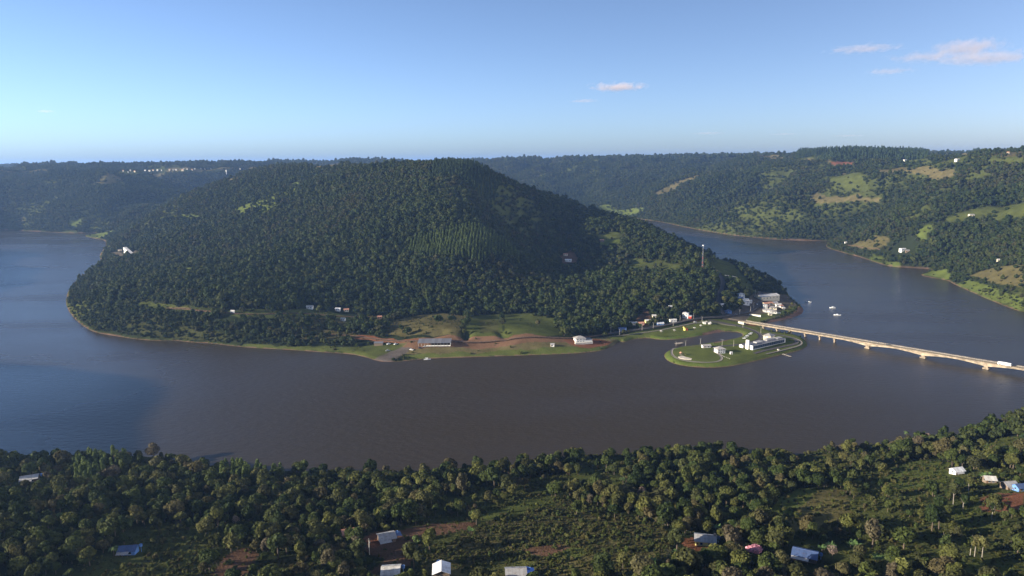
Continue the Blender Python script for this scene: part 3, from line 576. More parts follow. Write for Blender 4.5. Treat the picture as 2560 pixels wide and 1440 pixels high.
# what the camera's stretch of country can see (with a generous margin behind each crest)
ang = (GH - CAM_H) / RR; run = np.maximum.accumulate(ang, axis=0)
GV = ((GH + 30 - CAM_H) / RR >= np.vstack([np.full((1, nc), -9), run[:-1]])).astype(np.float32)
def candidates(r0, r1, step, az0=-39, az1=39):
    xs = np.arange(-r1 * .66, r1 * .66, step); ys = np.arange(r0 * .74, r1, step)
    X, Y = np.meshgrid(xs, ys); X = X.ravel() + rng.uniform(-.48, .48, X.size) * step; Y = Y.ravel() + rng.uniform(-.48, .48, Y.size) * step
    r = np.hypot(X, Y); a = np.degrees(np.arctan2(X, Y)); k = (r > r0) & (r < r1) & (a > az0) & (a < az1)
    X, Y = X[k], Y[k]
    k = sample(GV, X, Y) > .3
    return X[k], Y[k]
KEEP = []            # (x, y, radius): spots kept clear for buildings and other things
def clear_of(X, Y, pad=0):
    ok = np.ones(X.shape, bool)
    for x, y, r in KEEP: ok &= (X - x) ** 2 + (Y - y) ** 2 > (r + pad) ** 2
    return ok
# ------------------------------------------------------------------ builders for the things of the place
class MB:
    """collects shapes in metres; build() links them as ONE mesh object"""
    def __init__(s): s.v, s.f = [], []
    def add(s, v, f):
        k = len(s.v); s.v += [tuple(map(float, q)) for q in v]; s.f += [tuple(int(i) + k for i in q) for q in f]; return s
    def box(s, x0, x1, y0, y1, z0, z1, tp=0.0):
        t = tp
        return s.add([(x0, y0, z0), (x1, y0, z0), (x1, y1, z0), (x0, y1, z0), (x0 + t, y0 + t, z1), (x1 - t, y0 + t, z1), (x1 - t, y1 - t, z1), (x0 + t, y1 - t, z1)],
              [(3, 2, 1, 0), (4, 5, 6, 7), (0, 1, 5, 4), (1, 2, 6, 5), (2, 3, 7, 6), (3, 0, 4, 7)])
    def prism(s, prof, y0, y1, axis='y'):
        """outline in x,z swept along y (or outline in y,z swept along x, or x,y along z)"""
        n = len(prof)
        mk = {'y': lambda a, b, c: (a, c, b), 'x': lambda a, b, c: (c, a, b), 'z': lambda a, b, c: (a, b, c)}[axis]
        v = [mk(a, b, y0) for a, b in prof] + [mk(a, b, y1) for a, b in prof]
        return s.add(v, [tuple(range(n)), tuple(range(2 * n - 1, n - 1, -1))] + [(i, (i + 1) % n, n + (i + 1) % n, n + i)[::-1] for i in range(n)])
    def tube(s, pts, rad, n=6):
        v, f = tube(pts, rad if hasattr(rad, '__len__') else [rad] * len(pts), n); return s.add(v, f)
    def mesh(s, name, m, smooth=False):
        me = bpy.data.meshes.new(name); me.from_pydata(s.v, [], s.f); me.materials.append(m)
        bm = bmesh.new(); bm.from_mesh(me); bmesh.ops.recalc_face_normals(bm, faces=bm.faces); bm.to_mesh(me); bm.free()
        if smooth: me.polygons.foreach_set('use_smooth', [True] * len(me.polygons))
        return me
    def build(s, name, m, parent=None, loc=None, rz=0, smooth=False): return link(name, s.mesh(name, m, smooth), parent, loc, rz)
def sheet_mat(name, col, rust=.15):
    """corrugated sheet: ribs, streaks and a tone of its own for every sheet"""
    m, nt, p = nmat(name); N, L = nt.nodes, nt.links
    oi = N.new('ShaderNodeObjectInfo'); tc = N.new('ShaderNodeTexCoord'); n = N.new('ShaderNodeTexNoise'); n.inputs['Scale'].default_value = 1.3; n.inputs['Detail'].default_value = 6
    L.new(tc.outputs['Object'], n.inputs['Vector'])
    a = N.new('ShaderNodeMath'); a.operation = 'MULTIPLY_ADD'; L.new(oi.outputs['Random'], a.inputs[0]); a.inputs[1].default_value = .35; a.inputs[2].default_value = .62
    b = N.new('ShaderNodeMath'); b.operation = 'MULTIPLY_ADD'; L.new(n.outputs['Fac'], b.inputs[0]); b.inputs[1].default_value = .5; L.new(a.outputs[0], b.inputs[2])
    sc_ = N.new('ShaderNodeVectorMath'); sc_.operation = 'SCALE'; sc_.inputs[0].default_value = col; L.new(b.outputs[0], sc_.inputs['Scale'])
    n2 = N.new('ShaderNodeTexNoise'); n2.inputs['Scale'].default_value = .55; n2.inputs['Detail'].default_value = 8; n2.inputs['Roughness'].default_value = .7; L.new(tc.outputs['Object'], n2.inputs['Vector'])
    rr = N.new('ShaderNodeMapRange'); rr.inputs['From Min'].default_value = .54; rr.inputs['From Max'].default_value = .70; rr.inputs['To Max'].default_value = .75; L.new(n2.outputs['Fac'], rr.inputs['Value'])
    rx = N.new('ShaderNodeMix'); rx.data_type = 'RGBA'; L.new(rr.outputs[0], rx.inputs['Factor']); L.new(sc_.outputs[0], rx.inputs['A']); rx.inputs['B'].default_value = (col[0] * .45 + .05, col[1] * .35 + .02, col[2] * .28 + .01, 1)
    L.new(rx.outputs['Result'], p.inputs['Base Color']); p.inputs['Roughness'].default_value = .55; p.inputs['Specular IOR Level'].default_value = .4
    w = N.new('ShaderNodeTexWave'); w.inputs['Scale'].default_value = 6; L.new(tc.outputs['Object'], w.inputs['Vector'])
    bp = N.new('ShaderNodeBump'); bp.inputs['Strength'].default_value = .25; bp.inputs['Distance'].default_value = .03; L.new(w.outputs['Fac'], bp.inputs['Height']); L.new(bp.outputs[0], p.inputs['Normal'])
    return m
WHITE = mat('white_render', (.78, .76, .70), .8, .2, .08, .6); CREAM = mat('cream_render', (.66, .58, .42), .8, .2, .08, .6); WOOD = mat('grey_board', (.20, .15, .11), .85, .1, .3, 2)
YELL = mat('yellow_render', (.70, .66, .26), .8, .2, .08, .6); BLUEW = mat('blue_render', (.12, .24, .50), .8, .2, .1, .6); PINKW = mat('salmon_render', (.55, .28, .20), .8, .2, .1, .6)
REDP = mat('red_paint', (.55, .07, .04), .6, .3, .1, 1); ORNG = mat('orange_paint', (.75, .32, .04), .6, .3, .1, 1); YPNT = mat('yellow_paint', (.85, .70, .18), .6, .3, .1, 1)
CONC = mat('concrete', (.36, .29, .21), .85, .2, .34, .22, bump=.2); CONCL = mat('pale_concrete', (.56, .52, .45), .85, .2, .15, .8); ASPH = mat('asphalt', (.070, .062, .058), .9, .2, .2, .5); PAVE = mat('paving', (.20, .175, .15), .9, .2, .18, .8); ROADB = mat('sunlit_asphalt', (.17, .13, .095), .9, .2, .2, .5); DIRT = mat('dirt_track', (.14, .092, .062), 1, .05, .3, .4)  # ROADB: asphalt with the tan of sunlight put into its colour
SH_G = sheet_mat('grey_sheet', (.30, .29, .28)); SH_W = sheet_mat('white_sheet', (.56, .56, .56)); SH_B = sheet_mat('blue_shade_sheet', (.055, .09, .19)); SH_L = sheet_mat('light_sheet', (.45, .43, .40)); TILE = sheet_mat('roof_tile', (.40, .20, .13)); TILEG = sheet_mat('grey_tile', (.27, .25, .23)); SH_D = sheet_mat('dark_sheet', (.13, .13, .14))  # SH_B: blue sheet with roof shade put into its dark colour
GLASS = mat('window_glass', (.03, .045, .07), .12, .6, .05, 1); DOORM = mat('door_wood', (.16, .09, .05), .7, .2, .2, 2); STEEL = mat('galvanised_steel', (.42, .43, .44), .45, .5, .1, 2, .6); TYRE = mat('rubber', (.02, .02, .02), .9, .2, .1, 5); FIBRE = mat('white_gelcoat', (.80, .80, .78), .3, .5, .04, 1); CARW = mat('white_car_paint', (.72, .72, .70), .3, .5, .03, 1); CARG = mat('silver_car_paint', (.38, .39, .40), .3, .5, .03, 1); CARD = mat('dark_car_paint', (.05, .055, .065), .3, .5, .03, 1); CARR = mat('red_car_paint', (.40, .04, .03), .3, .5, .03, 1); TARP = mat('blue_tarpaulin', (.10, .22, .60), .6, .3, .1, 1); SAND = mat('pale_sand', (.50, .44, .36), .95, .05, .15, .6); PLANK = mat('weathered_plank', (.33, .28, .22), .9, .1, .25, 2)
def keep(x, y, r): KEEP.append((float(x), float(y), float(r)))
def site(u, v, pad=6):
    q = P(u, v); keep(q[0], q[1], pad); return q
def roof_parts(t, kind, w, d, h, rh, ov, rm, sheets):
    if kind == 'flat':
        return MB().box(-w / 2 - ov * .3, w / 2 + ov * .3, -d / 2 - ov * .3, d / 2 + ov * .3, h, h + .35).build('roof', rm, t)
    W_, D_ = w / 2 + ov, d / 2 + ov; e = h - ov * rh / (d / 2) * .8
    if kind == 'hip':
        a = max(.2, W_ - D_); b = MB()
        v = [(-W_, -D_, e), (W_, -D_, e), (W_, D_, e), (-W_, D_, e), (-a, 0, h + rh), (a, 0, h + rh)]
        b.add(v + [(x, y, z - .16) for x, y, z in v[:4]], [(0, 1, 5, 4), (1, 2, 5), (2, 3, 4, 5), (3, 0, 4), (6, 9, 8, 7), (0, 6, 7, 1), (1, 7, 8, 2), (2, 8, 9, 3), (3, 9, 6, 0)])
        r = b.build('roof', rm, t)
        MB().tube([(-a, 0, h + rh + .03), (a, 0, h + rh + .03)], .14, 5).build('ridge', rm, r)
        return r
    def slope(x0, x1, side, off=0):
        y1 = side * D_; b = MB()
        if kind == 'shed': za, zb, ya = h + rh + off, h + off, -side * D_
        else: za, zb, ya = h + rh + off, e + off, side * .02
        return b.add([(x0, ya, za), (x1, ya, za), (x1, y1, zb), (x0, y1, zb), (x0, ya, za - .1), (x1, ya, za - .1), (x1, y1, zb - .1), (x0, y1, zb - .1)], [(0, 1, 2, 3), (7, 6, 5, 4), (0, 4, 5, 1), (1, 5, 6, 2), (2, 6, 7, 3), (3, 7, 4, 0)])
    if not sheets:
        b = slope(-W_, W_, -1)
        if kind == 'gable': k = slope(-W_, W_, 1); b.add(k.v, k.f)
        r = b.build('roof', rm, t)
    else:
        r = MB().tube([(-W_, 0 if kind == 'gable' else D_, h + rh + .06), (W_, 0 if kind == 'gable' else D_, h + rh + .06)], .16, 6).build('roof', rm, t)
        n = sheets; sw = 2 * W_ / n
        for sd in ((-1, 1) if kind == 'gable' else (-1,)):
            for i in range(n): slope(-W_ + i * sw, -W_ + (i + 1) * sw - .03, sd, (i % 2) * .035).build('roof_sheet', rm, r)
    return r
def house(name, label, at, w, d, h, rz=0, roof='gable', wall=WHITE, rm=SH_G, rh=1.3, ov=.5, sheets=0, wins=0, door=True, cat='house', group=None, base=None, pad=None, floors=1, side=0):
    q = P(*at) if len(at) == 2 else np.array(at, float)
    a = R(rz); ca, sa = math.cos(a), math.sin(a)
    zs = [ground(q[0] + x * ca - y * sa, q[1] + x * sa + y * ca) for x in (-w / 2, w / 2) for y in (-d / 2, d / 2)]
    z = (sum(zs) / 4) if base is None else base
    keep(q[0], q[1], pad if pad is not None else max(w, d) * .62 + 1)
    t = empty(name, (q[0], q[1], z), a, label, cat, group)
    lo = min(0, min(zs) - z) - .4; b = MB()
    if roof == 'gable':
        b.prism([(-d / 2, lo), (d / 2, lo), (d / 2, h - .05), (0, h + rh - .08), (-d / 2, h - .05)], -w / 2, w / 2, 'x')
    elif roof == 'shed': b.prism([(-d / 2, lo), (d / 2, lo), (d / 2, h + rh - .1), (-d / 2, h - .1)], -w / 2, w / 2, 'x')
    else: b.box(-w / 2, w / 2, -d / 2, d / 2, lo, h)
    b.build('wall', wall, t)
    roof_parts(t, roof, w, d, h, rh, ov, rm, sheets)
    for fl in range(floors):
        zf = fl * h / floors; hh = h / floors
        for i in range(wins):
            x = -w / 2 + (i + .5 + (.25 if door and not fl else 0)) * w / (wins + (.5 if door and not fl else 0)); ww = min(.65, w / wins * .3)
            k = MB().box(x - ww, x + ww, -d / 2 - .05, -d / 2 + .02, zf + hh * .36, zf + hh * .76).build('window', GLASS, t)
            MB().box(x - ww - .1, x + ww + .1, -d / 2 - .14, -d / 2 - .01, zf + hh * .30, zf + hh * .35).build('sill', CONCL, k)
        for i in range(side):
            y = -d / 2 + (i + .5) * d / side
            k = MB().box(-w / 2 - .05, -w / 2 + .02, y - .5, y + .5, zf + hh * .36, zf + hh * .76).build('window', GLASS, t)
            MB().box(-w / 2 - .14, -w / 2 - .01, y - .6, y + .6, zf + hh * .30, zf + hh * .35).build('sill', CONCL, k)
    if door:
        k = MB().box(-w / 2 + .5, -w / 2 + 1.4, -d / 2 - .06, -d / 2 + .02, 0, min(2.1, h * .8)).build('door', DOORM, t)
        MB().box(-w / 2 + 1.2, -w / 2 + 1.28, -d / 2 - .11, -d / 2 - .05, .95, 1.1).build('handle', STEEL, k)
    return t
def ribbon(name, pts, width, m, up=.12, px=True, kind='structure', label=None):
    Q = PL(pts) if px else np.array(pts); Q = np.array(Q, float)
    for _ in range(2):
        o = [Q[0]]
        for i in range(len(Q) - 1): o += [.75 * Q[i] + .25 * Q[i + 1], .25 * Q[i] + .75 * Q[i + 1]]
        Q = np.array(o + [Q[-1]])
    D = [Q[0]]
    for i in range(1, len(Q)):
        n = max(1, int(np.hypot(*(Q[i] - Q[i - 1])) / 3))
        for k in range(1, n + 1): D.append(Q[i - 1] + (Q[i] - Q[i - 1]) * k / n)
    D = np.array(D); tg = np.gradient(D, axis=0); tg /= np.linalg.norm(tg, axis=1, keepdims=True) + 1e-9; nr_ = np.stack([-tg[:, 1], tg[:, 0]], 1)
    cols = [D + nr_ * width * s for s in (-.5, -.17, .17, .5)]
    zz = np.max([sample(GH, c[:, 0], c[:, 1]) for c in cols], axis=0) + up
    n = len(D); V = np.concatenate([np.column_stack([c, zz]) for c in cols] + [np.column_stack([cols[0], zz - 1.2]), np.column_stack([cols[3], zz - 1.2])])
    F = []
    for i in range(n - 1):
        for c in range(3): F.append([c * n + i, (c + 1) * n + i, (c + 1) * n + i + 1, c * n + i + 1][::-1])
        F.append([i, i + 1, 4 * n + i + 1, 4 * n + i]); F.append([3 * n + i, 5 * n + i, 5 * n + i + 1, 3 * n + i + 1])
    for k in range(0, n, 3): keep(D[k, 0], D[k, 1], width * .5 + 1.2)
    return tag(link(name, np_mesh(name, V, np.array(F), m)), label, kind=kind)
def lamp_post(at, label, h=8.0, arm=1.6, rz=0.0):
    q = site(*at, 2); t = empty('street_lamp', (q[0], q[1], ground(q[0], q[1])), rz, label, 'street lamp', 'street lamps along the waterfront')
    MB().tube([(0, 0, -.5), (0, 0, h)], [.16, .10], 8).build('pole', CONCL, t)
    MB().tube([(-arm, 0, h + .25), (0, 0, h), (arm, 0, h + .25)], .07, 6).build('arm', STEEL, t)
    for s in (-1, 1): MB().box(s * arm - .35, s * arm + .35, -.15, .15, h + .16, h + .34).build('lamp_head', STEEL, t)
def utility_pole(at, label, h=9, m=CONCL, box=True):
    q = site(*at, 2); t = empty('utility_pole', (q[0], q[1], ground(q[0], q[1])), .4, label, 'utility pole', 'utility poles')
    MB().tube([(0, 0, -.8), (0, 0, h)], [.20, .13], 8).build('pole', m, t)
    MB().box(-1.1, 1.1, -.06, .06, h - .7, h - .55).build('cross_arm', WOOD, t)
    for x in (-.95, -.35, .35, .95): MB().tube([(x, 0, h - .55), (x, 0, h - .35)], .07, 6).build('insulator', CARD, t)
    if box: MB().tube([(.35, 0, h - 2.6), (.35, 0, h - 1.6)], .32, 8).build('transformer', STEEL, t)
CARME = {}
def car(at, rz, m, label, z=None, kind='car', big=1.0):
    if len(at) == 2: q = site(*at, 3); z = ground(q[0], q[1]) + .1
    else: q = at; z = at[2]
    t = empty(kind, (q[0], q[1], z), R(rz), label, 'car', 'parked cars')
    key = m.name
    if key not in CARME:
        body = MB().prism([(-2.15, .35), (2.1, .35), (2.15, .75), (1.2, .92), (-1.9, .95), (-2.2, .7)], -.85, .85)
        cab = MB().prism([(-1.75, .94), (.85, .92), (.35, 1.46), (-1.35, 1.46)], -.74, .74)
        rf = MB().box(-1.3, .32, -.72, .72, 1.46, 1.51)
        wh = MB().prism([(.33 * math.cos(k * math.pi / 5), .33 * math.sin(k * math.pi / 5)) for k in range(10)], -.11, .11)
        hl = MB().box(-.06, .06, -.2, .2, -.09, .09)
        CARME[key] = (body.mesh('body', m), cab.mesh('cabin', GLASS), rf.mesh('roof', m), wh.mesh('wheel', TYRE), hl.mesh('headlight', FIBRE))
    b = CARME[key]
    link('body', b[0], t); c = link('cabin', b[1], t); link('roof', b[2], c)
    for x in (-1.35, 1.35):
        for y in (-.82, .82): link('wheel', b[3], t, (x, y, .33))
    for y in (-.6, .6): link('headlight', b[4], t, (2.12, y, .66))
    t.scale = (big, big, big)
    return t
def boat(at, rz, label, L_=7.5, cabin=True, canopy=False):
    q = P(*at); t = empty('motor_boat', (q[0], q[1], 0), R(rz), label, 'boat', 'motor boats')
    B = L_ * .17; V, F = [], []
    st = [(-.5, .9, .0), (-.2, 1, 0), (.15, .95, .05), (.38, .6, .15), (.5, .05, .3)]
    for s, b, k in st:
        x = s * L_; V += [(x, -B * b, .75 + k * 1.5), (x, -B * b * .8, .05), (x, 0, -.25 + k), (x, B * b * .8, .05), (x, B * b, .75 + k * 1.5)]
    for i in range(4):
        for k in range(4): F.append((i * 5 + k, i * 5 + k + 1, i * 5 + 5 + k + 1, i * 5 + 5 + k))
    F.append((0, 1, 2, 3, 4)); MB().add(V, F).build('hull', FIBRE, t)
    MB().add([(-.48 * L_, -B * .85, .62), (.15 * L_, -B * .85, .66), (.36 * L_, -B * .5, .8), (.36 * L_, B * .5, .8), (.15 * L_, B * .85, .66), (-.48 * L_, B * .85, .62)], [(0, 1, 2, 3, 4, 5)]).build('deck', FIBRE, t)
    if cabin:
        MB().prism([(-.1 * L_, .6), (.2 * L_, .6), (.12 * L_, 1.75), (-.1 * L_, 1.85)], -B * .6, B * .6).build('cabin', FIBRE, t)
        MB().add([(.205 * L_, -B * .55, .9), (.205 * L_, B * .55, .9), (.135 * L_, B * .55, 1.65), (.135 * L_, -B * .55, 1.65)], [(0, 1, 2, 3)]).build('windshield', GLASS, t)
    if canopy:
        MB().box(-.3 * L_, .12 * L_, -B * .8, B * .8, 2.2, 2.28).build('canopy', FIBRE, t)
        for x in (-.28, .1):
            for y in (-.75, .75): MB().tube([(x * L_, y * B, .6), (x * L_, y * B, 2.2)], .04, 5).build('post', STEEL, t)
    MB().box(-.56 * L_, -.49 * L_, -.2, .2, .1, 1.05).build('outboard_motor', CARD, t)
    return t

# ------------------------------------------------------------------ bridge
def bridge():
    z = 7.6
    px = [(1800, 795), (1858, 804), (2001, 826), (2077, 839), (2161, 852), (2301, 877), (2458, 904), (2560, 921)]
    pts = np.array([at_z(u, v, z)[:2] for u, v in px]); c = pts[1:].mean(0); dv = np.linalg.svd(pts[1:] - c)[2][0]; dv = dv if dv[0] > 0 else -dv
    S = lambda u, v: float(np.dot(np.array(at_z(u, v, 4)[:2]) - c, dv))
    s0 = S(1858, 812); s_end = S(2560, 925) + 150
    pos = lambda s: c + dv * s
    ang = math.atan2(dv[1], dv[0]); o = pos(s0)
    t = empty('road_bridge', (o[0], o[1], 0), ang, 'long low concrete road bridge crossing the river to the right edge', 'bridge')
    Lr = s_end - s0; W2 = 5.2
    piers = [S(u, v) - s0 for u, v in ((1896, 822), (1930, 828), (1965, 833), (2001, 840), (2039, 846), (2077, 852))]; big = [S(u, v) - s0 for u, v in ((2161, 866), (2301, 890), (2458, 918))]
    big.append(big[-1] + (big[-1] - big[-2]))
    # girder with haunches over the main piers
    xs = np.arange(-2, Lr + .1, 2.0)
    def depth(x):
        dd = 1.5
        if x > piers[-1]:
            k = min(abs(x - b) for b in big); dd = 1.5 + 2.9 * max(0, 1 - k / 34) ** 1.7
        return dd
    V, F = [], []
    for x in xs: dd = depth(x); V += [(x, -3.0, z - .5), (x, -2.7, z - .5 - dd), (x, 2.7, z - .5 - dd), (x, 3.0, z - .5)]
    for i in range(len(xs) - 1):
        for k in range(3): F.append((4 * i + k, 4 * i + k + 1, 4 * i + 5 + k, 4 * i + 4 + k))
    MB().add(V, F).build('girder', CONC, t)
    MB().box(-3, Lr, -W2, W2, z - .5, z - .05).build('deck', CONC, t)
    MB().box(-60, Lr, -4.2, 4.2, z - .049, z).build('roadway', ROADB, t)
    for y in (-.12, .12): MB().box(-60, Lr, y - .06, y + .06, z + .004, z + .008).build('lane_line', YPNT, t)
    for s in (-1, 1):
        p_ = MB().box(-3, Lr, s * W2 - .15, s * W2 + .15, z - .05, z + .2).box(-3, Lr, s * W2 - .1, s * W2 + .1, z + .82, z + .95)
        r = p_.build('parapet', CONC, t)
        b = MB()
        for x in np.arange(-3, Lr, 2.4): b.box(x, x + .3, s * W2 - .1, s * W2 + .1, z + .2, z + .82)
        tag(b.build('baluster', CONC, r), kind='stuff')
        MB().box(-3, Lr, s * 4.75 - .35, s * 4.75 + .35, z - .04, z + .15).build('footway', CONCL, t)
    for x in piers:
        k = MB().box(x - .7, x + .7, -2.2, 2.2, -8, z - 2.3).build('pier', CONC, t); MB().box(x - .9, x + .9, -4.2, 4.2, z - 3.2, z - 2.35).build('crosshead', CONC, k)
    for x in big:
        k = MB().box(x - 2.0, x + 2.0, -2.6, 2.6, -8, z - 4.9).build('pier', CONC, t); MB().box(x - 3.0, x + 3.0, -4.0, 4.0, -.5, 1.1).build('pile_cap', CONC, k)
    MB().box(-6, 0, -5.6, 5.6, -1, z - .52).build('abutment', CONCL, t)
    MB().prism([(-9, 2), (-2, 2), (-2, z - .1), (-9, z - .1)], -5.9, -5.2).build('wing_wall', CONCL, t)
    # traffic
    P3 = lambda s, y: (o[0] + dv[0] * s - dv[1] * y, o[1] + dv[1] * s + dv[0] * y, z)
    sb = S(2517, 916) - s0
    q = P3(sb, -1.9); b = empty('coach', q, ang, 'white coach driving along the bridge near the right edge', 'bus')
    MB().prism([(-6.4, .45), (6.3, .45), (6.5, 1.2), (6.35, 3.3), (-6.4, 3.3)], -1.28, 1.28).build('body', FIBRE, b)
    MB().box(-4, 3, -.9, .9, 3.3, 3.5).build('roof_unit', FIBRE, b)
    for s in (-1, 1):
        for i in range(9): MB().box(-6.0 + i * 1.32, -6.0 + i * 1.32 + 1.15, s * 1.29 - .02, s * 1.29 + .02, 1.75, 2.75).build('window', GLASS, b)
        for x in (-4.2, -3.0, 4.3): MB().prism([(x + .5 * math.cos(k * math.pi / 6), .5 + .5 * math.sin(k * math.pi / 6)) for k in range(12)], s * 1.3 - .14, s * 1.3 + .03).build('wheel', TYRE, b)
    MB().add([(6.52, -1.1, 1.5), (6.52, 1.1, 1.5), (6.40, 1.1, 2.9), (6.40, -1.1, 2.9)], [(0, 1, 2, 3)]).build('windshield', GLASS, b)
    sc1 = S(2222, 868) - s0
    car(P3(sc1, 1.9), math.degrees(ang) + 180, CARD, 'dark car crossing the middle of the bridge')
bridge()
def along(a, b, d):
    """building whose camera-side foot runs from pixel a to pixel b: centre, length, turn in degrees"""
    A_, B_ = P(*a), P(*b); v = B_[:2] - A_[:2]; L_ = float(np.hypot(*v)); n = np.array([-v[1], v[0]]) / L_
    c_ = (A_[:2] + B_[:2]) / 2 + n * d / 2
    return (c_[0], c_[1], ground(c_[0], c_[1])), L_, math.degrees(math.atan2(v[1], v[0]))
# ------------------------------------------------------------------ roads and paths
ribbon('dirt_road', [(820,836),(880,840),(930,847),(1000,855),(1100,856),(1250,854),(1400,848),(1470,842),(1530,834)], 5, DIRT)
ribbon('waterfront_road', [(1525,834),(1560,829),(1620,820),(1680,810),(1735,799),(1770,795),(1800,794)], 7.5, ASPH)
ribbon('town_road', [(1790,795),(1820,790),(1850,786),(1875,779),(1893,767),(1901,754),(1905,742),(1900,730)], 7, ASPH, .16)
ribbon('hill_road', [(1812,788),(1796,768),(1796,742),(1808,716),(1806,696),(1792,680),(1778,668)], 7, ASPH, .2)
ribbon('island_road', [(1770,800),(1800,806),(1850,815),(1884,826),(1903,838),(1902,848),(1876,857),(1840,863),(1800,866),(1775,868)], 6, ASPH, .2)
ribbon('loop_road', [(1906,835),(1935,836),(1970,842),(1994,851),(1990,861),(1950,869),(1905,878),(1885,884)], 5, ASPH, .24)
ribbon('promenade_path', [(1530,842),(1580,836),(1640,828),(1700,816),(1745,806),(1790,808),(1840,816)], 2.6, PAVE, .2)
ribbon('rim_path', [(1706,865),(1686,871),(1677,880),(1684,893),(1715,903),(1760,908),(1792,906),(1806,899),(1800,888),(1786,880),(1784,873),(1800,868)], 2.8, PAVE, .22)
ribbon('shore_path', [(1912,834),(1950,838),(1988,846),(2006,856),(2000,866),(1960,876),(1915,886)], 2.2, PAVE, .3)
ribbon('track', [(2115,612),(2140,618),(2170,622),(2200,628)], 3, DIRT, .3)
ribbon('hill_track', [(420,772),(470,774),(560,786),(640,790),(760,782),(860,792),(960,792)], 3.2, DIRT, .3)
# ------------------------------------------------------------------ island
c_, L_, rz = along((1881, 875), (1963, 857), 11)
t = house('waterfront_hall', 'long low building on the island with dark glazed front and white tower panel', c_, L_, 11, 5.2, rz, 'flat', WHITE, SH_D, door=False, cat='building', ov=1.2)
for i in range(14):
    x = -L_ / 2 + 1.5 + i * (L_ - 3) / 14
    MB().box(x + .1, x + (L_ - 3) / 14 - .1, -5.58, -5.48, .5, 4.6).build('glass_panel', GLASS, t)
for k, (x0, x1, y0, y1, hh) in enumerate([(-.30, -.12, -2, 4, 1.3), (.02, .25, -1, 4.5, 1.7), (.30, .46, -3, 3, 1.2)]):
    MB().box(x0 * L_, x1 * L_, y0, y1, 5.5, 5.5 + hh).build('roof_block', SH_G, t)
MB().box(-L_ / 2 - 3.2, -L_ / 2 - .6, -1.5, 2.5, -.4, 11.5).build('tower_panel', WHITE, t)
MB().prism([(-6.2, -.3), (-.5, -.3), (-.5, 4.2), (-2, 5.4), (-5, 5.4), (-6.2, 4.6)], -L_ / 2 - .5, -L_ / 2 - .1, 'x').build('end_wall', WHITE, t)
house('annex', 'small white annex with dark roof left of the waterfront hall', (1858, 868), 8, 6, 3.4, rz, 'gable', WHITE, SH_D, 1.2, cat='building', wins=2)
house('hip_roofed_villa', 'two-storey cream villa with grey hip roof behind the waterfront hall', (1922, 850), 11, 10, 6.8, rz + 12, 'hip', CREAM, TILEG, 2.6, 1.0, wins=3, floors=2, side=2)
house('island_house', 'two-storey white house with grey hip roof on the island lawn', (1799, 882), 10, 9, 5.8, 12, 'hip', WHITE, TILEG, 2.2, 1.2, wins=3, floors=2, side=2)
t = house('pavilion', 'low open pavilion with grey roof beside the island road', (1765, 869), 10, 6, 2.9, 8, 'gable', WHITE, TILEG, 1.4, .8, wins=2, cat='pavilion')
for x in (-6.2, -4.2, -2.2): MB().box(x, x + .25, -4.2, -3.95, -.3, 2.4).build('post', WOOD, t)
house('pump_box', 'small white box-shaped hut alone on the island lawn', (1828, 886), 2.6, 2.2, 2.6, 10, 'flat', WHITE, WHITE, cat='hut', door=True)
q = site(1712, 826, 4); t = empty('kiosk', (q[0], q[1], ground(q[0], q[1])), .15, 'yellow and red kiosk on the waterfront lawn', 'kiosk')
MB().prism([(2.0 * math.cos(k * math.pi / 4 + .39), 2.0 * math.sin(k * math.pi / 4 + .39)) for k in range(8)], -.3, 3.0, 'z').build('wall', YPNT, t)
MB().box(-2.0, -1.2, -1.9, 1.9, 3.0, 4.6).build('sign_board', YPNT, t); MB().box(1.4, 3.6, -1.6, 1.6, -.3, 2.6).build('counter', REDP, t)
b = MB(); ring = [(2.5 * math.cos(k * math.pi / 4 + .39), 2.5 * math.sin(k * math.pi / 4 + .39), 3.0) for k in range(8)]; b.add(ring + [(0, 0, 4.1)], [(k, (k + 1) % 8, 8) for k in range(8)] + [tuple(range(8))[::-1]]); b.build('roof', ORNG, t)
c_, L_, rz2 = along((1757, 811), (1779, 813), 5)
t = empty('bus_shelter', (c_[0], c_[1], ground(c_[0], c_[1])), R(rz2), 'pair of small white blocks under one grey roof by the waterfront road', 'shelter'); keep(c_[0], c_[1], 8)
MB().box(-5.6, -1.6, -2, 2, -.3, 2.8).build('block', WHITE, t); MB().box(1.6, 5.6, -2, 2, -.3, 2.8).build('block', WHITE, t)
MB().prism([(-1.9, 2.82), (1.9, 2.82), (0, 3.9)], -2.8, 2.8).build('roof', TILEG, t); MB().box(-5.9, 5.9, -2.2, 2.2, 2.805, 2.815).build('slab', CONCL, t)
# landing stages
A_, B_ = P(1957, 885), P(1978, 893); v_ = B_ - A_
t = empty('boat_ramp', (A_[0], A_[1], 0), math.atan2(v_[1], v_[0]), 'pale narrow landing stage running out from the island bank', 'jetty')
n_pl = 12; Lj = float(np.hypot(v_[0], v_[1]))
for k in range(n_pl): MB().box(k * Lj / n_pl, (k + 1) * Lj / n_pl - .06, -1.3, 1.3, .42, .55).build('plank', PLANK if k % 3 else CONCL, t)
for k in range(4):
    for s in (-1, 1): MB().tube([(k * Lj / 3.2 + .3, s * 1.1, -4), (k * Lj / 3.2 + .3, s * 1.1, .9)], .13, 6).build('pile', WOOD, t)
q = P(1956, 884); t = empty('stairs', (q[0], q[1], .3), math.atan2(v_[1], v_[0]) + math.pi, 'white concrete stairs down the island bank to the landing stage', 'stairs')
for k in range(9): MB().box(k * .9, k * .9 + .9, -1.2, 1.2, -1, .3 + k * .5).build('step', CONCL, t)
A_, B_ = P(1688, 863), P(1706, 860)
t = empty('platform', (A_[0], A_[1], 0), math.atan2(B_[1] - A_[1], B_[0] - A_[0]), 'round-ended pale deck at the inner bank of the island', 'deck')
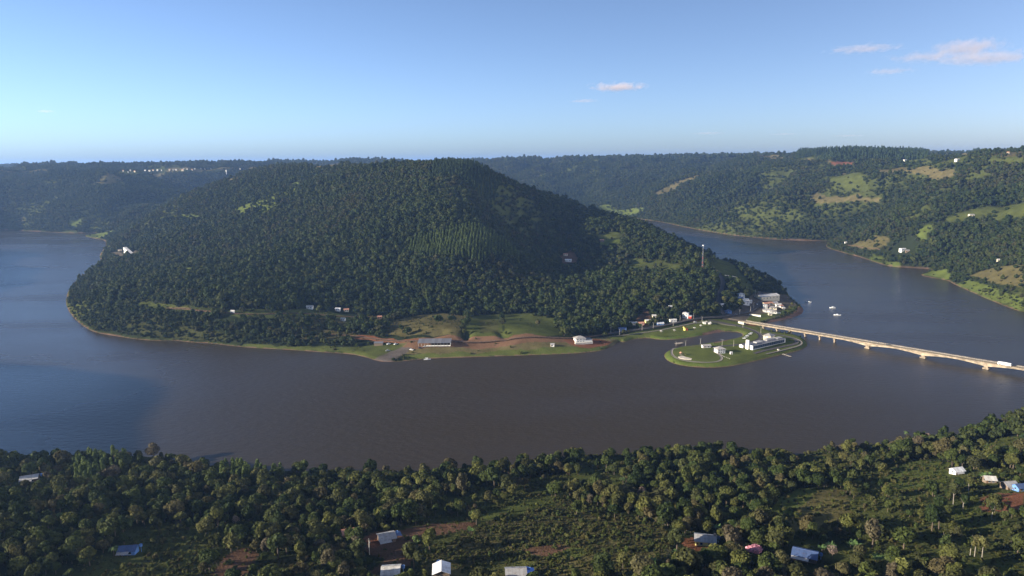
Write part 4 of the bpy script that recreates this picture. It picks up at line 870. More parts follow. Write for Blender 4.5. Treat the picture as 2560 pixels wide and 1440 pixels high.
L1 = float(np.hypot(*(B_ - A_)[:2]))
for k in range(10): MB().box(k * L1 / 10, (k + 1) * L1 / 10 - .05, -4 + .3 * abs(k - 4.5), 2, 1.9, 2.05).build('plank', PLANK, t)
for k in range(4): MB().tube([(1 + k * L1 / 4, -2.5, -4), (1 + k * L1 / 4, -2.5, 1.9)], .16, 6).build('pile', WOOD, t)
# playground and its sand
for nm, px_, m_ in (('sand_pit', [(1695,893),(1705,890),(1716,893),(1730,897),(1728,901),(1712,899),(1700,897)], SAND),):
    Q = [P(*p_) for p_ in px_]; b = MB(); zt = max(q[2] for q in Q) + .12; n = len(Q)
    b.add([(q[0], q[1], zt) for q in Q] + [(q[0], q[1], zt - 1) for q in Q], [tuple(range(n))] + [(i, (i + 1) % n, n + (i + 1) % n, n + i) for i in range(n)])
    tag(b.build(nm, m_), kind='structure')
q = site(1707, 889, 6); t = empty('play_frame', (q[0], q[1], ground(q[0], q[1])), .3, 'wooden playground frame with slide and swings beside the sand', 'playground')
for x in (-4, -1.5, 1.5):
    for y in (-1.2, 1.2): MB().tube([(x, y, -.4), (x, y, 3.2)], .12, 6).build('post', WOOD, t)
MB().tube([(-4, -1.2, 3.1), (1.5, -1.2, 3.1)], .1, 6).build('beam', WOOD, t); MB().tube([(-4, 1.2, 3.1), (1.5, 1.2, 3.1)], .1, 6).build('beam', WOOD, t)
MB().prism([(-4.3, 3.2), (-1.2, 3.2), (-2.75, 4.6)], -1.5, 1.5).build('roof', TILE, t); MB().box(-4, -1.5, -1.2, 1.2, 1.4, 1.5).build('floor', PLANK, t)
MB().prism([(1.5, 1.7), (4.6, .1), (4.6, .25), (1.5, 1.85)], -.4, .4).build('slide', YPNT, t)
for x in (-.6, .5): MB().tube([(x, 1.2, 3.0), (x, 1.2, .6)], .03, 4).box(x - .25, x + .25, 1.05, 1.35, .55, .62).build('swing', CARD, t)
# cars by the lagoon
for k, (u, v, mm, w) in enumerate([(1860, 847, CARW, 'first white car of the row parked by the lagoon, nearest the hall'), (1864, 844, CARG, 'second car of the row parked by the lagoon, silver'), (1868, 841, CARW, 'third car of the row parked by the lagoon, white'), (1871, 838.5, CARD, 'fourth car of the row parked by the lagoon, dark'), (1875, 836, CARW, 'fifth car of the row parked by the lagoon, white'), (1878, 833.5, CARG, 'last car of the row parked by the lagoon, nearest the bridge')]):
    car((u, v), 160, mm, w)
# benches with roofs along the promenade
for u, v, w in ((1653, 832, 'first'), (1686, 830, 'second'), (1736, 824, 'third'), (1752, 818, 'fourth'), (1776, 812, 'fifth')):
    q = site(u, v, 3); t = empty('picnic_shelter', (q[0], q[1], ground(q[0], q[1])), .2, '%s little pyramid-roofed picnic shelter from the left along the promenade' % w, 'shelter', 'picnic shelters on the promenade')
    MB().add([(-1.8, -1.8, 2.3), (1.8, -1.8, 2.3), (1.8, 1.8, 2.3), (-1.8, 1.8, 2.3), (0, 0, 3.3)], [(0, 1, 4), (1, 2, 4), (2, 3, 4), (3, 0, 4), (3, 2, 1, 0)]).build('roof', SH_L, t)
    MB().tube([(0, 0, -.3), (0, 0, 2.5)], .14, 6).build('post', WOOD, t); MB().box(-.9, .9, -.9, .9, .68, .76).build('table', PLANK, t)
# street lamps
for (u, v), w in zip([(1549, 838), (1527, 834), (1605, 826), (1633, 821), (1683, 815), (1700, 804), (1755, 806), (1734, 800), (1849, 788), (1876, 781), (1884, 771), (1857, 819), (1834, 867), (1805, 866), (1714, 865), (1751, 861), (1690, 866), (1902, 833)],
      ['on the paved corner left of the waterfront houses', 'in front of dark trees furthest left on the waterfront', 'below the salmon roofs on the waterfront road', 'in front of the yellow house on the waterfront road', 'at the lawn path left of the kiosk', 'below the white house at the bend', 'behind the pair of white blocks', 'right of the white house at the bend', 'where the bridge road meets the town road', 'at the corner below the town trees', 'on the town road by the parked car', 'under the bridge end', 'left of the hall annex', 'behind the island house', 'left of the pavilion by the lagoon', 'on the inner bank by the lagoon mouth', 'at the round-ended deck', 'at the bend of the island road under the bridge']):
    lamp_post((u, v), 'pale twin-armed street lamp ' + w, 8.5, rz=random.random() * 3)
# fence posts round the lawn path
pts = PL([(1786, 882), (1800, 888), (1812, 893), (1828, 899)])
t = empty('bollard_row', (pts[0][0], pts[0][1], ground(*pts[0])), 0, 'dotted line of pale posts along the lawn path', 'fence')
k_ = 0
for i in range(3):
    for s in np.linspace(0, 1, 5)[:-1]:
        p_ = pts[i] + (pts[i + 1] - pts[i]) * s; z_ = ground(*p_)
        MB().box(-.25, .25, -.25, .25, -.3, 1.0, .06).build('post', CONCL, t, (p_[0] - pts[0][0], p_[1] - pts[0][1], z_ - ground(*pts[0])))
# ------------------------------------------------------------------ town by the bridge
c_, L_, rz = along((1904, 752), (1949, 753), 17)
t = house('sports_hall', 'large hall with pale corrugated roof in three bays at the top of the town', c_, L_, 16, 6.0, rz, 'gable', CREAM, SH_L, 2.4, .6, 9, cat='hall', wins=5)
TH = [
 ((1915, 763), 9, 7, 3.2, 10, 'gable', CREAM, TILE, 'tile-roofed house directly below the left end of the sports hall'),
 ((1925, 762), 10, 7, 3.4, -8, 'hip', CREAM, TILE, 'tile-roofed house directly below the middle of the sports hall'),
 ((1936, 761), 8, 7, 3.2, 15, 'gable', PINKW, SH_G, 'salmon house with grey roof right of the tile-roofed houses'),
 ((1945, 766), 9, 7, 3.3, 5, 'gable', WHITE, SH_L, 'white house at the right of the town cluster'),
 ((1953, 768), 6, 5, 2.8, 20, 'hip', WHITE, TILE, 'small white house with tiled roof near the town shore'),
 ((1912, 771), 6, 5, 5.2, 0, 'flat', WHITE, WHITE, 'narrow two-storey white block on the town road'),
 ((1920, 770), 9, 7, 3.2, 12, 'hip', CREAM, TILE, 'hip-roofed cream house in the middle of the town cluster'),
 ((1932, 773), 10, 8, 3.4, -6, 'hip', CREAM, TILEG, 'wide hip-roofed house at the front of the town cluster'),
 ((1920, 780), 15, 9, 3.4, -14, 'hip', WHITE, TILEG, 'long white house with grey hip roof facing the embankment'),
 ((1934, 783), 8, 7, 3.2, -10, 'hip', WHITE, TILEG, 'white house at the right end of the long grey hip roof'),
 ((1925, 788), 5, 4, 3.0, 0, 'gable', CREAM, SH_L, 'cream gatehouse on the lawn below the long white house'),
 ((1958, 774), 4, 4, 2.6, 10, 'gable', CREAM, SH_L, 'tiny cream hut nearest the town shore'),
 ((1852, 742), 10, 8, 5.0, 6, 'hip', WHITE, SH_W, 'shaded white house highest on the slope left of the sports hall'),
 ((1848, 751), 11, 7, 3.6, 4, 'gable', WHITE, SH_B, 'shaded low house under the highest white house'),
 ((1864, 752), 9, 6, 3.2, -5, 'flat', WHITE, WHITE, 'flat-roofed white house lit by the sun left of the town road'),
 ((1862, 761), 12, 9, 5.4, 5, 'gable', WHITE, SH_L, 'big white house with broad gable left of the town road'),
 ((1874, 757), 6, 5, 3.0, 0, 'gable', WHITE, SH_L, 'small white lean-to house touching the town road'),
 ((1806, 766), 7, 5, 3.0, 18, 'gable', WHITE, SH_L, 'pale-roofed house among the dark trees left of the town'),
 ((1820, 782), 9, 6, 3.2, 0, 'hip', BLUEW, SH_B, 'shaded blue-grey house under the town trees'),
]
for at, w, d, h, rz, rf, wl_, rm, lb in TH:
    house('town_house', lb, at, w, d, h, rz, rf, wl_, rm, 1.5, .6, wins=2 if w > 5 else 1, floors=2 if h > 4.8 else 1, side=1, pad=max(w, d) * .5)
for at, lb in (((1887, 790), 'long low white wall on the lawn in front of the town'), ((1947, 784), 'short low white wall at the right of the town lawn')):
    q = site(*at, 5); L_ = 17 if at[0] < 1900 else 6
    t = empty('garden_wall', (q[0], q[1], ground(q[0], q[1])), R(-28 if L_ > 10 else 0), lb, 'wall'); MB().box(-L_ / 2, L_ / 2, -.2, .2, -1.5, 1.9).build('panel', WHITE, t); MB().box(-L_ / 2 - .1, L_ / 2 + .1, -.28, .28, 1.9, 2.05).build('coping', CONCL, t)
car((1893, 762), 80, CARW, 'white car driving up the town road')
car((1738, 806), 20, CARW, 'white car standing behind the pair of white blocks')
car((1840, 787), 10, CARG, 'silver car at the junction of bridge road and town road')
# houses under the trees along the waterfront road
for at, w, d, h, rz, rf, wl_, rm, lb in [
 ((1545, 815), 9, 6, 3.0, 8, 'gable', BLUEW, SH_B, 'shaded house with pale blue roof at the left end of the waterfront houses'),
 ((1556, 828), 12, 7, 3.2, -6, 'shed', BLUEW, SH_B, 'low blue-roofed shed next to the left street lamps'),
 ((1582, 812), 13, 7, 3.0, 4, 'gable', CREAM, SH_L, 'house with long pale sheet roof on the waterfront road'),
 ((1603, 812), 9, 6, 3.0, 0, 'gable', PINKW, TILE, 'salmon house between the pale roof and the yellow house'),
 ((1619, 807), 8, 7, 3.6, 4, 'gable', YELL, SH_L, 'yellow house in the middle of the waterfront houses'),
 ((1650, 812), 11, 7, 3.0, 6, 'gable', BLUEW, SH_W, 'house with white and blue roof left of the banana leaves'),
 ((1682, 805), 11, 6, 2.9, 8, 'gable', WHITE, SH_L, 'low house with pale roof left of the white house at the bend'),
 ((1656, 792), 8, 6, 3.0, 0, 'gable', CREAM, SH_G, 'house half hidden uphill behind the waterfront houses'),
 ((1678, 770), 8, 5, 2.8, 14, 'gable', WHITE, SH_W, 'lone pale-roofed hut in the dark wood above the waterfront road'),
 ((1635, 793), 6, 5, 2.8, 0, 'gable', CREAM, SH_L, 'tiny cream house uphill of the yellow house')]:
    house('waterfront_house', lb, at, w * .85, d * .85, h * .9, rz, rf, wl_, rm, 1.4, .6, wins=2, pad=max(w, d) * .33, group=None)
t = house('corner_house', 'tall white two-storey house with red base at the bend of the waterfront road', (1714, 794), 8, 8, 6.6, -22, 'hip', WHITE, SH_L, 1.2, .4, wins=2, floors=2, side=1, pad=9)
MB().box(4.0, 8.5, -3.5, 3.5, -.5, 2.6).build('garage', REDP, t); MB().box(4.0, 8.8, -3.8, 3.8, 2.6, 2.9).build('terrace', WHITE, t)
# ------------------------------------------------------------------ shed and ramp further left
c_, L_, rz = along((1046, 872), (1126, 871), 14)
t = empty('boat_shed', (c_[0], c_[1], ground(c_[0], c_[1])), R(rz), 'long open-fronted boat shed with grey sheet roof on the far shore', 'shed'); keep(c_[0], c_[1], 24); keep(c_[0] - 14, c_[1] - 6, 14); keep(c_[0] + 14, c_[1] - 6, 14)
for k in range(10): MB().add([(-L_ / 2 - .8 + k * (L_ + 1.6) / 10, -8, 4.0), (-L_ / 2 - .8 + (k + 1) * (L_ + 1.6) / 10 - .05, -8, 4.0), (-L_ / 2 - .8 + (k + 1) * (L_ + 1.6) / 10 - .05, 7.6, 6.2), (-L_ / 2 - .8 + k * (L_ + 1.6) / 10, 7.6, 6.2)] + [(-L_ / 2 - .8 + k * (L_ + 1.6) / 10, -8, 3.9), (-L_ / 2 - .8 + (k + 1) * (L_ + 1.6) / 10 - .05, -8, 3.9), (-L_ / 2 - .8 + (k + 1) * (L_ + 1.6) / 10 - .05, 7.6, 6.1), (-L_ / 2 - .8 + k * (L_ + 1.6) / 10, 7.6, 6.1)], [(0, 1, 2, 3), (7, 6, 5, 4), (0, 4, 5, 1), (1, 5, 6, 2), (2, 6, 7, 3), (3, 7, 4, 0)]).build('roof_sheet', SH_D, t)
MB().box(-L_ / 2, L_ / 2, 6.8, 7.0, -.6, 5.9).build('back_wall', WOOD, t); MB().prism([(-7, -.6), (7, -.6), (7, 6), (-7, 4)], L_ / 2 - .2, L_ / 2, 'x').build('end_wall', WHITE, t)
MB().box(-L_ / 2 + 10, L_ / 2, -7.0, -6.8, -.4, .9).build('low_wall', WHITE, t)
for k in range(11): MB().box(-L_ / 2 + k * L_ / 10 - .12, -L_ / 2 + k * L_ / 10 + .12, -7.2, -6.95, -.5, 3.9).build('post', CONCL, t)
for (u, v), r_, mm, lb in [((1029, 876), -30, CARW, 'white van left of the boat shed above the ramp'), ((1051, 872), 10, CARD, 'dark car under the left end of the boat shed'), ((1063, 868), 10, CARW, 'white car under the boat shed roof'), ((1072, 868), 10, CARG, 'silver car right of the white one under the boat shed'), ((972, 862), 40, CARW, 'white car beside the dirt road left of the shed'), ((989, 862), 60, CARW, 'second white car beside the dirt road, nearer the shed'), ((970, 879), 20, CARG, 'silver car on the grass above the ramp')]:
    car((u, v), r_, mm, lb, big=1.25)
house('lean_to', 'dark blue-grey shed among bushes left of the ramp', (947, 863), 11, 6, 3, 0, 'shed', WOOD, SH_D, .8, .4, cat='shed', door=False)
boat((1068, 899.5), 8, 'white motor boat moored at the bank below the boat shed', 8.5, True, True)
house('guard_hut', 'tiny white hut with grey roof on the dry strip by the shore', (1381, 866), 4.5, 4, 2.6, 0, 'gable', WHITE, SH_G, 1, .4, wins=1, cat='hut')
t = house('villa', 'white villa with grey hip roof and terrace on red earth', (1449, 855), 13, 10, 5.6, 14, 'hip', WHITE, TILEG, 2.4, 1.0, wins=3, floors=2, side=2, pad=20)
MB().box(-9, 15, -9.5, -5.2, -1.5, .9).build('terrace', CONCL, t); MB().box(6.6, 15.5, -5, 4.5, -1, 3.0).build('wing', WHITE, t); MB().box(6.2, 16, -5.5, 5, 3.0, 3.3).build('wing_roof', SH_D, t)
for k in range(6): MB().box(-8.8 + k * 4.6, -8.5 + k * 4.6, -9.4, -9.1, .9, 1.9).build('railing_post', CONCL, t)
for at, w, lb, wl_, rm in [((775, 772), 9, 'small grey-roofed house at the foot of the wooded slope', WHITE, SH_G), ((845, 777), 7, 'white house at the foot of the wooded slope, left of the pasture', WHITE, SH_W), ((866, 779), 7, 'cream house right beside the white house at the slope foot', CREAM, TILE), ((858, 802), 6, 'little grey hut in the green strip left of the pasture', WHITE, SH_G), ((949, 797), 6, 'little salmon hut in the green strip left of the pasture', PINKW, TILE), ((582, 783), 5, 'tiny white hut beside the track low on the hill', WHITE, SH_L), ((1421, 654), 12, 'sunlit white house in the clearing half way up the hill', WHITE, SH_W), ((1414, 640), 8, 'salmon-roofed house just above the sunlit white house on the hill', CREAM, TILE), ((1505, 604), 8, 'shaded house beside the bright clearing on the hill spur', WOOD, TILE),
   ((2257, 628), 14, 'long white-roofed farm building on the right bank', WHITE, SH_W), ((2268, 633), 8, 'dark-roofed barn beside the white farm building', WOOD, SH_G), ((2428, 541), 11, 'pale farmhouse in the high pasture on the right', CREAM, SH_L), ((2114, 609), 5, 'white hut at the end of the headland track', WHITE, SH_L), ((2495, 655), 4, 'tiny pale hut on the open right bank slope', CREAM, SH_L)]:
    house('farm_house', lb, at, w, w * .65, 3.2, random.uniform(-15, 15), 'gable', wl_, rm, 1.4, .6, wins=2, pad=w * .9 + (12 if w > 9 else 5))
c_, L_, rz = along((310, 636), (332, 637), 7)
t = house('lakeside_hotel', 'white flat building with curved deck among trees on the left shore', c_, L_, 7, 6, rz, 'flat', WHITE, SH_L, wins=6, floors=2, cat='building', pad=34, side=2)
MB().prism([(-L_ * .5 + 13 * math.cos(a) - 4, -11 + 5 * math.sin(a)) for a in np.linspace(0, 2 * math.pi, 14)[:-1]], -2.5, .3, 'z').build('terrace', PAVE, t)
MB().add([(-L_ / 2 - 16, -3, 4.4), (-L_ / 2 - 4, -4, 4), (-L_ / 2 - 3, 2, 4), (-L_ / 2 - 15, 4, 5.2)], [(0, 1, 2, 3), (3, 2, 1, 0)][:1]).build('awning', SH_L, t)
for x, y, hh in ((-16, -3, 4.4), (-4, -4, 4), (-3, 2, 4), (-15, 4, 5.2)): MB().tube([(-L_ / 2 + x, y, -3), (-L_ / 2 + x, y, hh)], .15, 6).build('mast', STEEL, t)
# ------------------------------------------------------------------ lattice mast on the spur
q = site(1756, 672, 8); Ht = 41; t = empty('lattice_mast', (q[0], q[1], ground(q[0], q[1])), .5, 'tall red and white lattice telecom mast on the wooded spur', 'mast')
rad = lambda z_: 1.7 - 1.4 * z_ / Ht
for k in range(3):
    a = k * 2.094; b = MB().tube([(math.cos(a) * rad(z_), math.sin(a) * rad(z_), z_) for z_ in (-1, Ht)], [.11, .07], 5); b.build('leg', STEEL, t)
for j in range(10):
    z0, z1 = j * Ht / 10, (j + 1) * Ht / 10; b = MB()
    for k in range(3):
        a0, a1 = k * 2.094, (k + 1) * 2.094
        b.tube([(math.cos(a0) * rad(z0), math.sin(a0) * rad(z0), z0), (math.cos(a1) * rad(z1), math.sin(a1) * rad(z1), z1)], .045, 4); b.tube([(math.cos(a0) * rad(z1), math.sin(a0) * rad(z1), z1), (math.cos(a1) * rad(z1), math.sin(a1) * rad(z1), z1)], .045, 4)
        b.tube([(math.cos(a1) * rad(z0), math.sin(a1) * rad(z0), z0), (math.cos(a0) * rad(z1), math.sin(a0) * rad(z1), z1)], .045, 4)
    b.build('bracing', REDP if j < 5 and j % 2 == 0 else STEEL, t)
MB().tube([(0, 0, Ht), (0, 0, Ht + 1.2)], [1.3, 1.3], 10).build('platform', FIBRE, t)
for k in range(3): MB().box(-.2, .2, -.12, .12, 0, 2.4).build('antenna', FIBRE, t, (1.3 * math.cos(k * 2.094), 1.3 * math.sin(k * 2.094), Ht - 1))
G_ = PL([(1812, 690), (1830, 692), (1843, 695), (1850, 700)]); t = empty('guard_rail', (G_[0][0], G_[0][1], ground(*G_[0])), 0, 'pale curved guard rail at the bend of the hill road', 'guard rail')
for i in range(3):
    a_, b_2 = G_[i], G_[i + 1]; za, zb, z00 = ground(*a_), ground(*b_2), ground(*G_[0])
    MB().add([(a_[0] - G_[0][0], a_[1] - G_[0][1], za - z00 + .5), (b_2[0] - G_[0][0], b_2[1] - G_[0][1], zb - z00 + .5), (b_2[0] - G_[0][0], b_2[1] - G_[0][1], zb - z00 + 1.5), (a_[0] - G_[0][0], a_[1] - G_[0][1], za - z00 + 1.5)], [(0, 1, 2, 3)]).build('rail', CONCL, t)
    MB().box(-.12, .12, -.12, .12, -.3, 1.4).build('post', CONCL, t, (a_[0] - G_[0][0], a_[1] - G_[0][1], za - z00))
for k_ in range(0, 4): keep(G_[k_][0], G_[k_][1], 5)
# ------------------------------------------------------------------ boats on the river
boat((2022, 756), -20, 'white motor boat off the town point', 8); boat((2081, 770), 170, 'white cabin boat on open water, upper of the two beyond the bridge', 9, True, True); boat((2093, 788), 165, 'white cabin boat on open water, lower of the two beyond the bridge', 10)
# ------------------------------------------------------------------ near bank houses
def yard(u, v, r): q = P(u, v); keep(q[0], q[1], r); k = q * (1 - r * .9 / np.hypot(q[0], q[1])); keep(k[0], k[1], r * .8)
NH = [
 ((967, 1352), 8.5, 8, 3.0, 21, 'gable', WOOD, SH_G, 7, 'grey sheet-roofed wooden house with blue lean-to on the red yard', 9),
 ((978, 1440), 8, 8, 3.0, 4, 'gable', WOOD, SH_L, 6, 'pale sheet roof at the bottom edge, left of the white-roofed house', 8),
 ((1104, 1436), 8.5, 7.5, 3.0, 95, 'gable', WOOD, SH_W, 6, 'house with bright white roof whose ridge points at the viewer', 9),
 ((1290, 1446), 9, 8, 3.0, 3, 'gable', WOOD, SH_G, 6, 'grey-roofed house at the bottom edge with blue tarpaulin on its right', 8),
 ((1763, 1360), 10, 8, 3.1, -14, 'gable', YELL, SH_G, 7, 'yellow-walled house with grey sheet roof among the trees', 10),
 ((2012, 1398), 10.5, 8, 3.0, -28, 'gable', WOOD, SH_B, 7, 'house with shade-blue sheet roof near the pink flowering tree', 10),
 ((75, 1203), 10.5, 8, 3.0, 24, 'gable', WOOD, SH_L, 6, 'house with pale grey roof alone at the left edge', 9),
 ((322, 1384), 8, 6, 2.8, 8, 'gable', BLUEW, SH_B, 5, 'shaded blue hut beside the left crop field', 8),
 ((2392, 1184), 7, 5.5, 2.9, 12, 'gable', WHITE, SH_W, 4, 'small white house below the trees of the right slope', 7),
 ((2473, 1206), 6, 5, 2.6, -10, 'gable', WOOD, SH_L, 4, 'small pale-roofed hut behind banana plants on the right', 5),
 ((2522, 1222), 7, 6, 3.0, 8, 'gable', WOOD, SH_G, 4, 'brown wooden hut above the bare red field', 7),
 ((2549, 1226), 6, 5, 2.8, 8, 'gable', BLUEW, SH_B, 4, 'blue-walled hut at the right edge above the bare red field', 6),
 ((872, 1340), 7, 6, 2.7, 18, 'gable', WOOD, TILE, 4, 'dark red-roofed hut half hidden left of the wooden house', 4)]
for at, w, d, h, rz, rf, wl_, rm, sh, lb, yr in NH:
    t = house('rural_house', lb, at, w, d, h, rz, rf, wl_, rm, 1.5, .6, sh, 2, pad=yr, side=1); yard(*at, yr)
    if yr > 6 and 'ridge points' not in lb and 'yellow' not in lb:
        MB().add([(-w / 2 - .4, -d / 2 - 2.4, 2.15), (w * .2, -d / 2 - 2.4, 2.15), (w * .2, -d / 2 - .1, 2.75), (-w / 2 - .4, -d / 2 - .1, 2.75)], [(0, 1, 2, 3)]).build('porch_roof', SH_G, t)
        for x_ in (-w / 2 - .2, -w * .15, w * .15): MB().box(x_, x_ + .15, -d / 2 - 2.3, -d / 2 - 2.15, -1, 2.2).build('porch_post', WOOD, t)
    if yr > 7: MB().tube([(w / 2 + 1.6, 1.5, -.6), (w / 2 + 1.6, 1.5, 2.6)], .12, 6).tube([(w / 2 + 1.6, 1.5, 2.5), (w / 2 + 1.6, 1.5, 3.7)], [.75, .8], 10).build('water_tank', BLUEW, t)
    if 'lean-to' in lb: MB().add([(4.8, -2, 3.0), (8.2, -2, 2.3), (8.2, 3.5, 2.3), (4.8, 3.5, 3.0)], [(0, 1, 2, 3)]).build('lean_to_roof', SH_B, t); [MB().box(7.9, 8.1, y, y + .2, -.5, 2.3).build('post', WOOD, t) for y in (-1.9, 3.2)]
    if 'tarpaulin' in lb: MB().add([(5.0, -3.5, 3.4), (8.6, -3.5, 2.5), (8.6, 3.5, 2.5), (5.0, 3.5, 3.4)], [(0, 1, 2, 3)]).build('tarpaulin', TARP, t); [MB().box(8.3, 8.5, y, y + .2, -.5, 2.5).build('post', WOOD, t) for y in (-3.4, 3.2)]
    if 'yellow' in lb: MB().prism([(4, 4.0), (5.2, 4.0), (5.2, 5.4), (4, 5.4)], .5, 1.6).build('chimney', CONC, t)
utility_pole((924, 1388), 'grey utility pole left of the wooden house on the red yard'); utility_pole((1940, 1412), 'pale utility pole left of the shade-blue sheet roof', 6.5, WHITE, True); utility_pole((1888, 728 + 10), 'utility pole beside the town road', 9, CONCL, False)
# ------------------------------------------------------------------ plants that stand out
PINKL = foliage_mat('pink_blossom', [(.62, .26, .33), (.70, .34, .40)], trans=.2); BARE = foliage_mat('bare_twigs', [(.17, .125, .10), (.22, .16, .13)], trans=0); PALML = foliage_mat('palm_fronds', [(.06, .09, .03), (.085, .12, .04)])
def tree_thing(at, label, crn, trk, lm, bm_=BARK, name='broadleaf_tree', s=1.0, pad=3, group=None):
    q = site(*at, pad); t = empty(name, (q[0], q[1], ground(q[0], q[1]) - .1), random.random() * 6, label, 'tree', group); t.scale = (s, s, s)
    link('trunk', np_mesh('trunk', *trk, bm_), t); link('crown', np_mesh('crown', *crn, lm), t); return t
tree_thing((1890, 1398), 'tree in pink blossom between the yellow house and the shade-blue roof', crown(300, 9.5, 5, 2.5, 11, 900, .6, core=.3), trunk(301, 4.2, .22, 6, 3.2), PINKL, name='blossom_tree', s=1.05, pad=6)
tree_thing((1890, 1412), 'low green tree right under the pink blossom', crown(302, 6, 4, .8, 8, 420, .8), trunk(303, 3, .2, 3, 1.5), LEAF, s=.9)
for (u, v), s, lb in [((2018, 1190), 1.0, 'bare brownish tree at the top of the right field'), ((1605, 1245), .9, 'bare pale tree in the middle of the near wood'), ((590, 1312), .8, 'bare branching tree in the left wood'), ((2080, 1400), .9, 'bare reddish tree right of the shade-blue sheet roof'), ((2318, 1100), .8, 'bare grey tree on the right skyline of the near bank')]:
    tree_thing((u, v), lb, crown(310 + u, 7.5, 6, 2.2, 9, 420, .38, core=.1), trunk(320 + u, 5, .2, 6, 2.4), BARE, BARK, 'bare_tree', s, 5)
for (u, v), h, lb in [((2422, 1236), 12, 'pale-trunked slender tree in the right clearing, tallest trunk'), ((2383, 1262), 12, 'pale leaning slender tree left of the right clearing'), ((2407, 1278), 10, 'white-trunked slender tree at the lower left of the bare field'), ((2478, 1300), 10, 'white leafless-looking slender tree below the bare red field'), ((2361, 1396), 12, 'pale-trunked tree over the lower right slope'), ((2436, 1392), 11, 'first of the pale-trunked trees at the lower right'), ((2455, 1394), 11, 'second of the pale-trunked trees at the lower right'), ((2425, 1390), 10, 'third of the pale-trunked trees at the lower right'), ((1043, 1378), 9, 'bright green tree with white trunk right of the wooden house')]:
    tree_thing((u, v), lb, crown(400 + u, 6 if 'white leaf' not in lb else 4.5, 5.5, h - 5.5, 8, 380 if 'white leaf' not in lb else 120, .7, core=.55 if 'white leaf' not in lb else .05), trunk(410 + u, h - 2.5, .17, 4, 1.8), LEAF if u > 1100 else LEAF_E, BARK_W, 'pale_trunk_tree', 1.0, 4)
def palm(at, label, h=8, n=16, s=1.0):
    q = site(*at, 3); t = empty('palm_tree', (q[0], q[1], ground(q[0], q[1])), random.random() * 6, label, 'palm tree', 'palm trees'); t.scale = (s, s, s)
    v, f = tube([(0, 0, -.5), (.15, 0, h * .5), (.05, 0, h)], [.24, .18, .15], 7); link('trunk', np_mesh('trunk', v, f, BARK), t)
    g = np.random.default_rng(int(at[0]))
    for k in range(n):
        a = 2 * math.pi * k / n + g.uniform(-.2, .2); up = g.uniform(.1, 1.0); Lf = g.uniform(2.3, 3.1); b = MB(); pr = None
        for i in range(6):
            s_ = i / 5; r_ = Lf * s_; z_ = h + up * 2.0 * s_ - 2.6 * s_ * s_; w_ = .42 * math.sin(math.pi * (.12 + .86 * s_)) + .03
            c1 = (math.cos(a) * r_ - math.sin(a) * w_, math.sin(a) * r_ + math.cos(a) * w_, z_ - .22 * (w_ > .1)); c2 = (math.cos(a) * r_, math.sin(a) * r_, z_); c3 = (math.cos(a) * r_ + math.sin(a) * w_, math.sin(a) * r_ - math.cos(a) * w_, z_ - .22 * (w_ > .1))
            b.v += [c1, c2, c3]
            if i: m0 = 3 * i; b.f += [(m0 - 3, m0 - 2, m0 + 1, m0), (m0 - 2, m0 - 1, m0 + 2, m0 + 1)]
        b.build('frond', PALML, t)
for at, lb, h in [((2265, 1100), 'lone palm tree on the skyline of the near bank', 9), ((107, 1352), 'palm tree in the lower left wood', 6), ((285, 1392), 'palm tree left of the shaded blue hut', 5), ((1557, 1222), 'palm tree rising from the middle of the near wood', 8), ((152, 1310), 'palm tree in the left wood above the corner', 6), ((693, 1372), 'palm tree in the shade left of the red-roofed hut', 7)]: palm(at, lb, h)
# banana plants
g = np.random.default_rng(5); b = MB()
BAN = []
for s_ in range(2):
    lv = []
    for k in range(8):
        a = 2 * math.pi * k / 8 + g.uniform(-.3, .3); Lf = g.uniform(1.8, 2.5); el = g.uniform(.5, 1.4); b = MB()
        for i in range(5):
            q_ = i / 4; r_ = Lf * q_ * math.cos(el * (1 - .5 * q_)); z_ = 1.6 + Lf * q_ * math.sin(el) * (1 - .45 * q_); w_ = .38 * math.sin(math.pi * (.1 + .85 * q_))
            b.v += [(math.cos(a) * r_ - math.sin(a) * w_, math.sin(a) * r_ + math.cos(a) * w_, z_), (math.cos(a) * r_ + math.sin(a) * w_, math.sin(a) * r_ - math.cos(a) * w_, z_ + .05)]
            if i: m0 = 2 * i; b.f.append((m0 - 2, m0 - 1, m0 + 1, m0))
        lv.append(b.mesh('leaf', LEAF_Y))
    BAN.append((lv, MB().tube([(0, 0, -.3), (0, 0, 1.8)], [.16, .1], 6).mesh('stem', BARK)))
for (u, v), n, r_, where in [((2062, 1376), 9, 22, 'below the blue sheet roof'), ((2140, 1372), 6, 16, 'between the blue roof and the lower right slope'), ((2195, 1404), 8, 16, 'at the lower right of the bottom edge'), ((1720, 1402), 9, 24, 'below the yellow house'), ((1640, 1425), 6, 18, 'at the bottom edge left of the yellow house'), ((2455, 1196), 6, 14, 'beside the pale-roofed hut on the right'), ((1176, 1332), 3, 8, 'at the top of the olive scrub field'), ((1795, 1330), 3, 8, 'behind the yellow house')]:
    c0 = P(u, v)
    for k in range(n):
        x, y = c0[0] + g.normal(0, r_ * .11), c0[1] + g.normal(0, r_ * .11); sc = g.uniform(.8, 1.35); keep(x, y, 1.2)
        t = empty('banana_plant', (x, y, ground(x, y)), g.random() * 6, 'broad-leaved banana plant in the clump ' + where, 'banana plant', 'banana plants ' + where); t.scale = (sc, sc, sc)
        lv, st = BAN[k % 2]; link('stem', st, t)
        for q_ in lv: link('leaf', q_, t)
